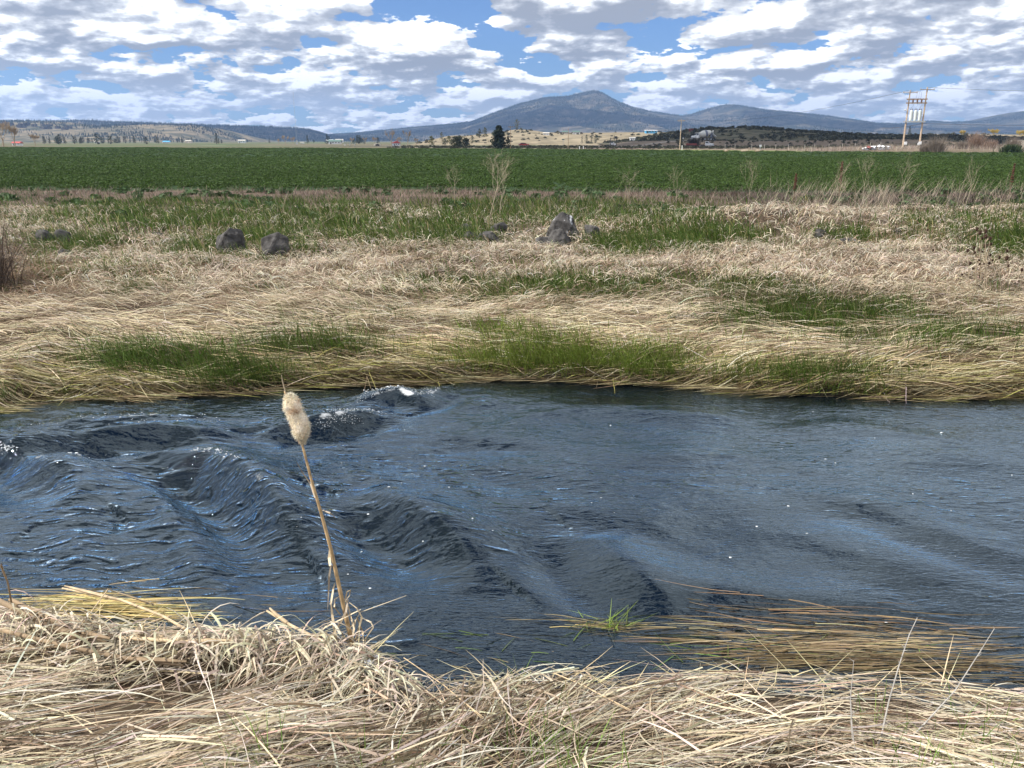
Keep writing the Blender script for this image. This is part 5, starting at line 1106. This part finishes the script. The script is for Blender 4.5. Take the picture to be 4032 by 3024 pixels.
p = hit(678, 890); f_ = p[1]; o = MB().tube([(-.09, 0, .10), (0, .01, .075), (.10, 0, .04)], [.018, .02, .016], 8).build('white_stick', M_WHITE); o.location = tuple(p); tag(o, 'short white stick lying in the green patch', 'stick')

# ------------------------------------------------------------------ dry weeds and teasels
def mustard(label, px, py, top, wp, material=M_WEED, depth=4, n=3, lean=0.0, stem_r=.0034, name='dry_weed'):
    p = hit(px, py); f = p[1] * CP + (CAM_Z - p[2]) * SP_; h = (py - top) * f / FPX; w = wp * f / FPX
    t = thing(name, label, 'weed', p, random.uniform(-.4, .4)); e = Vector((lean * h, 0, h * .5)); thk = stem_r * max(1, p[1] / 16)
    MB().tube([(0, 0, -.03), (lean * h * .45, .01, h * .25), e], [thk * 1.3, thk * 1.1, thk], 5).build('stem', material, t)
    mb = MB(); sp = .55 * w / h
    for k in range(3):
        s_ = Vector((0, 0, 0)).lerp(e, .62 + .19 * k); a = k * 2.2 + random.random(); branches(mb, s_, Vector((sp * math.cos(a) + lean * .5, sp * math.sin(a), 1)).normalized(), h * .30, thk * .7, depth, sp * random.uniform(.8, 1.5) + .08, random.uniform(0, .25), n)
    mb.build('branches', material, t)
for a in [('tall pale branching weed leaning over the soil strip', 1925, 868, 612, 150, M_WEED, 4, 3, .14, .007), ('second pale stem rising beside the tall branching weed', 1965, 868, 640, 110, M_WEED, 4, 3, .06, .006), ('small airy weed before the crop near the tall branching one', 1790, 815, 665, 90), ('single bare dry stem behind the streaked boulder', 2165, 885, 755, 24, M_WEED, 1, 2), ('airy pale weed beyond the lone rounded boulder', 2470, 840, 670, 100), ('tight upright pale weed on the soil strip', 2660, 830, 676, 60), ('fine pale weed standing before the dry mound', 2945, 830, 645, 90),
          ('airy weed rising behind the dry mound', 3290, 800, 640, 90), ('second airy weed behind the dry mound', 3395, 800, 632, 100), ('broad airy weed on the far side of the dry mound', 3550, 800, 625, 130), ('thin leaning weed between dry mound and teasels', 3790, 850, 640, 70, M_WEED, 3, 3, .08), ('leaning bare weed stem on the dry mound', 3260, 850, 690, 70, M_WEED, 2, 3, .25), ('pale forked weed on the mound crest', 3440, 850, 700, 80, M_WEED, 2, 3, .2), ('short twiggy weed in the middle of the bank', 3300, 1110, 990, 60, M_STALK, 2, 3), ('low reddish twig weed on the pale mat', 3410, 1060, 1000, 40, M_STALK, 2, 2, .3), ('slanting dry weed over the black boulder', 1130, 930, 850, 120, M_WEED, 2, 3, .8), ('long slanting dry weed stem beside the black boulders', 1240, 900, 800, 120, M_WEED, 2, 3, .9)]:
    mustard(*a)
for lb, px, py, top in [('rust brown seed stalk behind the dry mound', 3300, 790, 645), ('short rust brown seed stalk on the soil strip', 3125, 790, 690), ('rust brown seed stalk standing apart near the crop corner', 3972, 780, 652)]:
    p = hit(px, py); f = p[1]; h = (py - top) * f / FPX; t = thing('seed_stalk', lb, 'weed', p); MB().tube([(0, 0, 0), (.02, 0, h)], [.012, .008], 5).build('stem', M_DOCK, t); mb = MB()
    for k in range(70): z = h * random.uniform(.45, 1); a = random.uniform(0, 6.28); r_ = .05 * (1.15 - z / h) + .012; mb.blob((math.cos(a) * r_, math.sin(a) * r_, z), .022, 1, .3, k)
    mb.build('seeds', M_DOCK, t)
def thicket():
    px = np.concatenate([U(900, 3000, 4032), rng.normal(3380, 180, 700), rng.normal(2050, 150, 160), rng.normal(2500, 200, 160), rng.normal(1100, 120, 90)]); py = np.concatenate([U(900, 740, 860), U(700, 760, 900), U(160, 830, 930), U(160, 790, 900), U(90, 860, 960)])
    P0 = np.array([at_z(a, b, .5) for a, b in zip(px, py)]); x, y = P0[:, 0], P0[:, 1]; n = len(x)
    P, W, sd = standing(x, y, T(x, y), rng.normal(0, .5, n) + np.where(U(n) < .4, np.pi, 0), U(n, .25, 1.05), .0045 * np.clip(y / 14, 1, 2.2) * U(n, .6, 1.2), R(1) * U(n, 35, 88), R(1) * U(n, 5, 80), 5)
    tag(ribbons('dead_stalk_thicket', P, W, sd, jitter((.40, .33, .25), n, .3, x, y)), 'tangle of thin dead stalks standing along the soil strip', 'stalks', kind='stuff')
thicket()
def teasels():
    H = [(475, 215, 44), (527, 275, 54), (620, 250, 52), (620, 335, 56), (690, 370, 50), (563, 365, 40), (522, 420, 28), (607, 490, 52), (662, 478, 36), (703, 460, 36), (425, 520, 44), (327, 567, 42), (440, 597, 36), (515, 553, 42), (563, 585, 28), (655, 565, 30), (530, 625, 26), (695, 640, 38), (510, 725, 28), (367, 778, 44), (520, 785, 30), (590, 783, 26), (677, 775, 36), (412, 865, 30), (530, 930, 34), (232, 957, 28), (505, 1135, 30), (970, 570, 40), (965, 690, 56), (845, 680, 40), (730, 725, 28), (988, 815, 36), (1210, 880, 44), (-330, 230, 30), (-240, 560, 30)]
    B = [(290, 1380), (350, 1340), (455, 1300), (545, 1290), (600, 1370), (640, 1330), (880, 1280), (1010, 1280), (1180, 1260), (-280, 900)]
    names = ['teasel closest to the pale weed stems', 'teasel with the lowest brown head', 'teasel with paired stems in the cluster', 'tall teasel inside the cluster', 'tallest many headed teasel of the cluster', 'teasel on the far side of the cluster', 'teasel with shaggy dark heads past the cluster', 'teasel with a double dark head', 'teasel standing alone beyond the cluster', 'small teasel alone on the yellow grass']
    B = [(3732 + a / 4.147, 850 + b / 4.147) for a, b in B]; asg = {i: [] for i in range(len(B))}
    for a, b, s_ in H:
        px, py = 3732 + a / 4.147, 850 + b / 4.147; i = min(range(len(B)), key=lambda k: abs(B[k][0] - px) + 3 * len(asg[k])); asg[i].append((px, py, s_ / 4.147))
    for i, (bx, by) in enumerate(B):
        if not asg[i]: continue
        p = hit(bx, by); t = thing('teasel', names[i], 'teasel', p); f = p[1] * CP + (CAM_Z - p[2]) * SP_; hs_ = sorted(asg[i], key=lambda q: q[1]); prev = None
        for k, (px, py, s_) in enumerate(hs_):
            e = Vector(at_y(px, py, p[1] + random.uniform(-.12, .12))) - Vector(p); L_ = s_ * f / FPX * 1.3
            st = Vector((0, 0, 0)) if k == 0 else prev * random.uniform(.35, .6)
            if k == 0: prev = e
            mid = st.lerp(e, .55) + Vector((.25 * (st.x - e.x), 0, -.1 * (e.z - st.z))) if k else st.lerp(e, .5); low = e - Vector((0, 0, L_ * .5))
            MB().tube([st, mid, low], [.0065, .005, .004], 5).build('stem', M_STALK, t)
            r_ = L_ * .36; hd = MB().lathe([(r_ * .3, -.5 * L_), (r_ * .85, -.38 * L_), (r_, -.1 * L_), (r_ * .9, .2 * L_), (r_ * .55, .42 * L_), (r_ * .15, .52 * L_)], 9, e); sp_ = []
            for q in range(46): a = random.uniform(0, 6.28); z = random.uniform(-.42, .45) * L_; rr = r_ * (1 - (z / L_) ** 2 * 2.2); c, sn = math.cos(a), math.sin(a); hd.tube([e + Vector((c * rr * .8, sn * rr * .8, z)), e + Vector((c * (rr + r_ * .55), sn * (rr + r_ * .55), z + r_ * .25))], [.0022, .0006], 3, False)
            head = hd.build('seed_head', M_TEASEL, t)
            for q in range(4): a = q * 1.57 + .4; MB().ribbon([e + Vector((0, 0, -L_ * .5)), e + Vector((math.cos(a) * r_ * 1.5, math.sin(a) * r_ * 1.5, -.25 * L_)), e + Vector((math.cos(a) * r_ * 1.9, math.sin(a) * r_ * 1.9, .35 * L_))], [.004, .003, .001]).build('bract', M_STALK, head)
teasels()

# ------------------------------------------------------------------ cattail and near things
def cattail():
    base = hit(1400, 2590); Y = base[1]; t = thing('cattail', 'cattail with a burst fluffy cream seed head leaning over the river', 'cattail', base)
    loc = lambda px, py, dy=0.0: Vector(at_y(px, py, Y + dy)) - Vector(base)
    path = [loc(1402, 2600), loc(1372, 2470), loc(1340, 2330), loc(1305, 2170), loc(1270, 2040), loc(1225, 1885), loc(1187, 1738), loc(1160, 1650), loc(1128, 1560), loc(1120, 1540)]
    MB().tube(path, [.0135, .012, .0105, .009, .008, .0068, .0055, .005, .004, .0035], 10).build('stem', mat('cattail_stem', (.46, .32, .17), .7, .4, 25), t, True)
    MB().tube([loc(1127, 1560), loc(1122, 1538), loc(1112, 1500), loc(1108, 1476)], [.004, .0035, .0025, .0012], 6).build('spike', M_STALK, t)
    ax = [loc(1192, 1742), loc(1187, 1716), loc(1186, 1690), loc(1180, 1660), loc(1160, 1628), loc(1152, 1600), loc(1146, 1576), loc(1138, 1557)]; rad = [.010, .030, .050, .050, .043, .050, .042, .016]
    cr = np.array([np.array(a) for a in ax]); n = 9000
    core = MB().tube(ax, [r_ * .80 for r_ in rad], 18)
    core.v = [tuple(Vector(v) + Vector((mnoise.noise(Vector(v) * 30), mnoise.noise(Vector(v) * 30 + Vector((9, 0, 0))), mnoise.noise(Vector(v) * 30 + Vector((0, 9, 0))))) * .010) for v in core.v]
    head = core.build('seed_head', mat('cattail_fluff', (.84, .68, .49), .95, .12, 22, .5, c2=(.95, .86, .71)), t, True)
    u = U(n) * (len(ax) - 1.001); i = u.astype(int); fr = (u - i)[:, None]; c = cr[i] * (1 - fr) + cr[i + 1] * fr; r_ = np.array(rad)[i] * (1 - fr[:, 0]) + np.array(rad)[i + 1] * fr[:, 0]
    d = rng.normal(0, 1, (n, 3)); d /= np.linalg.norm(d, axis=1)[:, None]; clump = np.array([mnoise.noise(Vector(q) * 40) for q in (c + d * r_[:, None])])
    p0 = c + d * (r_ * .66)[:, None]; ln = r_ * (.24 + .16 * clump) + .003 * U(n); p2 = p0 + d * ln[:, None] + rng.normal(0, .004, (n, 3)) + np.array([0, 0, -.003]); p1 = (p0 + p2) / 2 + rng.normal(0, .004, (n, 3))
    brown = np.array([mnoise.noise(Vector(q) * 18 + Vector((4, 2, 1))) for q in p0]); C = np.where((brown > .42)[:, None], np.array([.66, .48, .33]), np.array([.97, .87, .71])) * (1 + rng.normal(0, .10, (n, 1)))
    o = ribbons('fluff', np.stack([p0, p1, p2], 1), np.tile(np.array([.0016, .0013, .0005]), (n, 1)) * 1.3, rng.normal(0, 1, (n, 3)), np.clip(C, .05, .95), leafmat('fluff_fibres', .6, .9, .05)); o.parent = head; o['kind'] = 'stuff'
    ml = mat('cattail_leaf', (.60, .50, .35), .7, .22, 14); mg = mat('old_cattail_leaf', (.36, .30, .23), .8, .25, 14)
    for pts, w, m_ in [([(1168, 1820), (1192, 1862), (1222, 1905), (1240, 1960)], [.003, .006, .008, .007], mg), ([(1322, 2040), (1300, 2020), (1270, 2008)], [.004, .009, .007], mg), ([(1300, 2165), (1296, 2195), (1300, 2228)], [.014, .016, .012], ml), ([(1303, 2225), (1296, 2270), (1294, 2330), (1290, 2400)], [.008, .010, .008, .002], mg),
                       ([(1336, 2600), (1320, 2500), (1308, 2420), (1302, 2365)], [.018, .018, .014, .004], ml), ([(1302, 2380), (1312, 2320), (1318, 2295)], [.012, .010, .002], ml), ([(1390, 2560), (1330, 2470), (1362, 2410), (1370, 2360)], [.012, .014, .012, .010], mg), ([(1240, 2600), (1310, 2500), (1360, 2420)], [.016, .014, .006], ml), ([(1395, 2480), (1372, 2395), (1360, 2360), (1366, 2330), (1380, 2322), (1376, 2345), (1350, 2380)], [.010, .010, .008, .007, .006, .004, .002], ml),
                       ([(1400, 2520), (1425, 2430), (1405, 2395), (1375, 2372)], [.010, .011, .008, .003], ml), ([(1340, 2420), (1316, 2390), (1318, 2360), (1340, 2345)], [.010, .009, .007, .003], ml), ([(1420, 2430), (1460, 2450), (1470, 2470), (1438, 2515), (1436, 2590)], [.005, .008, .007, .006, .004], ml), ([(1405, 2430), (1428, 2490), (1432, 2540)], [.008, .010, .003], ml), ([(1398, 2440), (1390, 2500), (1385, 2560)], [.012, .010, .003], ml), ([(1380, 2590), (1345, 2520), (1395, 2450), (1420, 2410), (1600, 2345)], [.005, .005, .005, .004, .0015], ml), ([(1420, 2600), (1470, 2550), (1525, 2520)], [.006, .006, .004], mg), ([(1180, 2560), (1280, 2470), (1420, 2400)], [.007, .008, .005], ml), ([(1350, 2620), (1290, 2560), (1270, 2480)], [.010, .012, .004], ml)]:
        MB().ribbon([loc(a, b, random.uniform(-.05, .05)) for a, b in pts], w, (1, -.35, .25)).build('leaf', m_, t)
cattail()
def reed(label, pts, w, material, flat=True):
    P = [Vector(at_z(a, b, z)) for a, b, z in pts]
    for _ in range(4): P = [Vector(at_z(a, b, max(z, float(T(q.x, q.y)) + .12))) for (a, b, z), q in zip(pts, P)]
    w *= .85
    o0 = P[0].copy(); t = thing('broken_reed', label, 'reed', o0); P = [q - o0 for q in P]
    if len(P) == 2: P.insert(1, P[0].lerp(P[1], .5) + Vector((0, 0, .01)))
    mb = MB().tube(P, [w * .5] * (len(P) - 1) + [w * .3], 7); mb.build('stalk', material, t, True)
    MB().tube([P[-2].lerp(P[-1], .2), P[-2].lerp(P[-1], .6) + Vector((0, 0, w * .6)), P[-1] + Vector((w, 0, w))], [w * .62, w * .6, w * .25], 6, False).build('sheath', material, t)
MR1 = mat('golden_reed', (.56, .43, .27), .7, .35, 26); MR2 = mat('brown_reed', (.26, .19, .12), .8, .35, 14); MR3 = mat('grey_reed', (.42, .36, .28), .8, .25, 14)
for a in [('long golden broken reed reaching out over the water', [(770, 2500, .14), (640, 2425, .16), (470, 2360, .18), (245, 2316, .2)], .018, MR1), ('golden reed lying along the water edge', [(640, 2510, .12), (440, 2465, .13), (275, 2445, .14)], .024, MR1), ('split golden reed pointing at the cattail', [(1280, 2530, .14), (1150, 2465, .16), (1050, 2405, .2)], .02, MR1), ('thin bent reed with a sharp kink', [(300, 2490, .15), (425, 2320, .30), (610, 2385, .16)], .008, MR1), ('short golden reed propped between two longer ones', [(530, 2480, .13), (670, 2430, .15)], .012, MR1), ('pale reed arching over the bank top', [(540, 2495, .16), (780, 2455, .22), (890, 2490, .16)], .010, MR3), ('thick dark brown stalk slanting down the hump', [(-60, 2340, .36), (150, 2440, .30), (330, 2540, .26)], .034, MR2), ('second dark stalk lying below the thick one', [(-40, 2470, .34), (240, 2540, .30), (480, 2590, .28), (720, 2620, .26)], .024, MR2), ('grey brown stalk on top of the hump', [(40, 2360, .34), (260, 2470, .26), (420, 2530, .24)], .026, MR2), ('slim pale reed crossing towards the cattail foot', [(380, 2545, .22), (800, 2500, .20), (1200, 2520, .2)], .009, MR3), ('thin reed rising at an angle before the cattail', [(900, 2500, .16), (1000, 2430, .2), (1040, 2412, .22)], .008, MR3), ('wet brown reed half sunk beside the cattail', [(1440, 2575, .12), (1500, 2610, .06), (1570, 2640, .0)], .016, MR2), ('short flat reed piece lying on the near straw', [(500, 2850, .30), (560, 2870, .30), (620, 2890, .3)], .009, MR3), ('wide golden reed lying on top of the bank', [(470, 2510, .17), (700, 2525, .18), (900, 2535, .18)], .022, MR1), ('dark thin twig standing out of the hump', [(50, 2400, .3), (30, 2290, .5), (0, 2225, .62)], .010, MR2), ('thin straw crossing the near mat at a slant', [(1590, 2590, .10), (1750, 2700, .16), (1900, 2830, .2)], .006, MR1), ('pale straw stretched along the near mat', [(2180, 2650, .1), (2300, 2700, .14), (2480, 2800, .2)], .006, MR1)]:
    reed(*a)
def thin_stem(label, pts, r, dy, side=8):
    b = hit(*pts[0]); t = thing('dry_stalk', label, 'stem', b); n = len(pts); P = [Vector(at_y(a, c, b[1] + dy * k / (n - 1))) - Vector(b) for k, (a, c) in enumerate(pts)]; P[0].z -= .02
    MB().tube(P, [r * (1 - .65 * k / (n - 1)) for k in range(n)], 6).build('stem', M_GREYST, t); mb = MB()
    for k in range(side): q = random.randrange(1, n - 1); s_ = P[q].lerp(P[q + 1], random.random()); mb.tube([s_, s_ + Vector((random.gauss(0, .012), random.gauss(0, .01), .012))], [r * .6, r * .15], 4, False)
    mb.build('side_buds', M_GREYST, t)
M_GREYST = mat('grey_stem', (.36, .34, .31), .8, .2, 30)
thin_stem('grey dry stem leaning out over the water from the near straw', [(3430, 2990), (3470, 2900), (3500, 2760), (3540, 2620), (3580, 2500), (3612, 2432)], .0042, .35); thin_stem('thin grey stem leaning far along the near bank', [(3480, 3000), (3640, 2850), (3760, 2720), (3850, 2580), (3916, 2474)], .0036, .35); thin_stem('straight thin stem standing in the near straw', [(3385, 2990), (3355, 2900), (3348, 2760), (3362, 2600)], .003, .15); thin_stem('short grey stem with knobs in the near straw', [(3380, 3020), (3355, 2860), (3348, 2720), (3362, 2595)][:3], .0028, .1, 5)
def plastic():
    p = hit(1452, 2665); t = thing('plastic_scrap', 'crumpled scrap of white plastic caught under the cattail', 'litter', p + np.array([0, 0, .05])); V = []; nx, ny = 9, 9
    for a in range(nx):
        for b in range(ny): u, v = a / (nx - 1), b / (ny - 1); V.append((-.022 + .05 * u * (.35 + .65 * v) + .012 * v, -.012 + .02 * mnoise.noise(Vector((u * 4, v * 4, 1.3))) * 1.3 - .012 * v, -.015 + .075 * v + .012 * mnoise.noise(Vector((u * 5, v * 5, 7.7)))))
    MB().add(V, [(a * ny + b, (a + 1) * ny + b, (a + 1) * ny + b + 1, a * ny + b + 1) for a in range(nx - 1) for b in range(ny - 1)]).build('film', M_PLASTIC, t); MB().tube([(.03, 0, .05), (.04, .005, .062), (.032, .01, .072)], [.008, .012, .004], 7).build('twisted_corner', M_PLASTIC, t)
plastic()

# ------------------------------------------------------------------ clouds overhead whose shadows cross the valley
def cloud_mat():
    m, nt, b = mk('cloud'); N = nt.nodes; L = nt.links; d = N.new('ShaderNodeBsdfDiffuse'); d.inputs[0].default_value = (.92, .93, .95, 1); t_ = N.new('ShaderNodeBsdfTranslucent'); t_.inputs[0].default_value = (.9, .92, .95, 1)
    mx = N.new('ShaderNodeMixShader'); mx.inputs[0].default_value = .25; L.new(d.outputs[0], mx.inputs[1]); L.new(t_.outputs[0], mx.inputs[2]); L.new(mx.outputs[0], N['Material Output'].inputs[0])
    nz = N.new('ShaderNodeTexNoise'); nz.inputs['Scale'].default_value = .02; nz.inputs['Detail'].default_value = 8; tc = N.new('ShaderNodeTexCoord'); L.new(tc.outputs['Object'], nz.inputs[0]); bp = N.new('ShaderNodeBump'); bp.inputs['Distance'].default_value = 20; L.new(nz.outputs[0], bp.inputs['Height']); L.new(bp.outputs[0], d.inputs['Normal'])
    return m
M_CLOUD = cloud_mat()
def cloud(label, gx, gy, rx, ry, alt, gz=0.0, lobes=9, seed=0):
    k = (alt - gz) / SUNV.z; c = np.array([gx, gy, gz]) + np.array(SUNV) * k; random.seed(seed); mb = MB()
    for i in range(lobes):
        a = random.uniform(0, 6.28); q = random.uniform(0, .75) ** .7; r_ = random.uniform(.3, .5); x, y = math.cos(a) * q * rx, math.sin(a) * q * ry
        mb.blob((x, y, 0), (rx * r_, ry * r_, min(rx, ry) * r_ * .55), 3, .55, seed * 10 + i, 1.6)
    o = mb.build('cloud', M_CLOUD, smooth=True); o.location = tuple(c); tag(o, label, 'cloud', kind='stuff')
cloud('flat white cloud over the sagebrush hill', 150, 395, 210, 85, 620, 4, 14, 1)
cloud('white cloud over the valley road', 60, 300, 90, 40, 620, 1, 9, 2)
cloud('large cloud over the foot of the mountain', 120, 4300, 700, 520, 980, 120, 12, 3); cloud('cloud over the shoulder of the mountain', -500, 5150, 420, 300, 1060, 280, 9, 4); cloud('long cloud over the lower peak', 1750, 4500, 640, 480, 980, 130, 12, 5); cloud('cloud beyond the long one over the lower peak', 2650, 4600, 480, 420, 980, 120, 9, 6)
cloud('cloud over the ridge behind the mesa', -1150, 3300, 560, 420, 760, 60, 12, 7); cloud('cloud over the gentle mountain slope', -700, 4700, 600, 300, 1000, 80, 10, 8)

# ------------------------------------------------------------------ haze
def haze():
    x0, x1, y0, y1, z0, z1 = -9400, 9400, -900, 9900, -6.0, 440.0
    o = MB().box(((x0 + x1) / 2, (y0 + y1) / 2, (z0 + z1) / 2), (x1 - x0, y1 - y0, z1 - z0)).build('haze', bpy.data.materials.new('haze')); m = o.data.materials[0]; m.use_nodes = True; nt = m.node_tree; nt.nodes.clear()
    ou = nt.nodes.new('ShaderNodeOutputMaterial'); v = nt.nodes.new('ShaderNodeVolumePrincipled'); v.inputs['Color'].default_value = (.36, .58, 1.0, 1); v.inputs['Density'].default_value = 1.2e-4; v.inputs['Anisotropy'].default_value = .2; nt.links.new(v.outputs[0], ou.inputs['Volume'])
    tag(o, 'thin blue air haze over the whole valley', 'haze', kind='stuff')
haze()
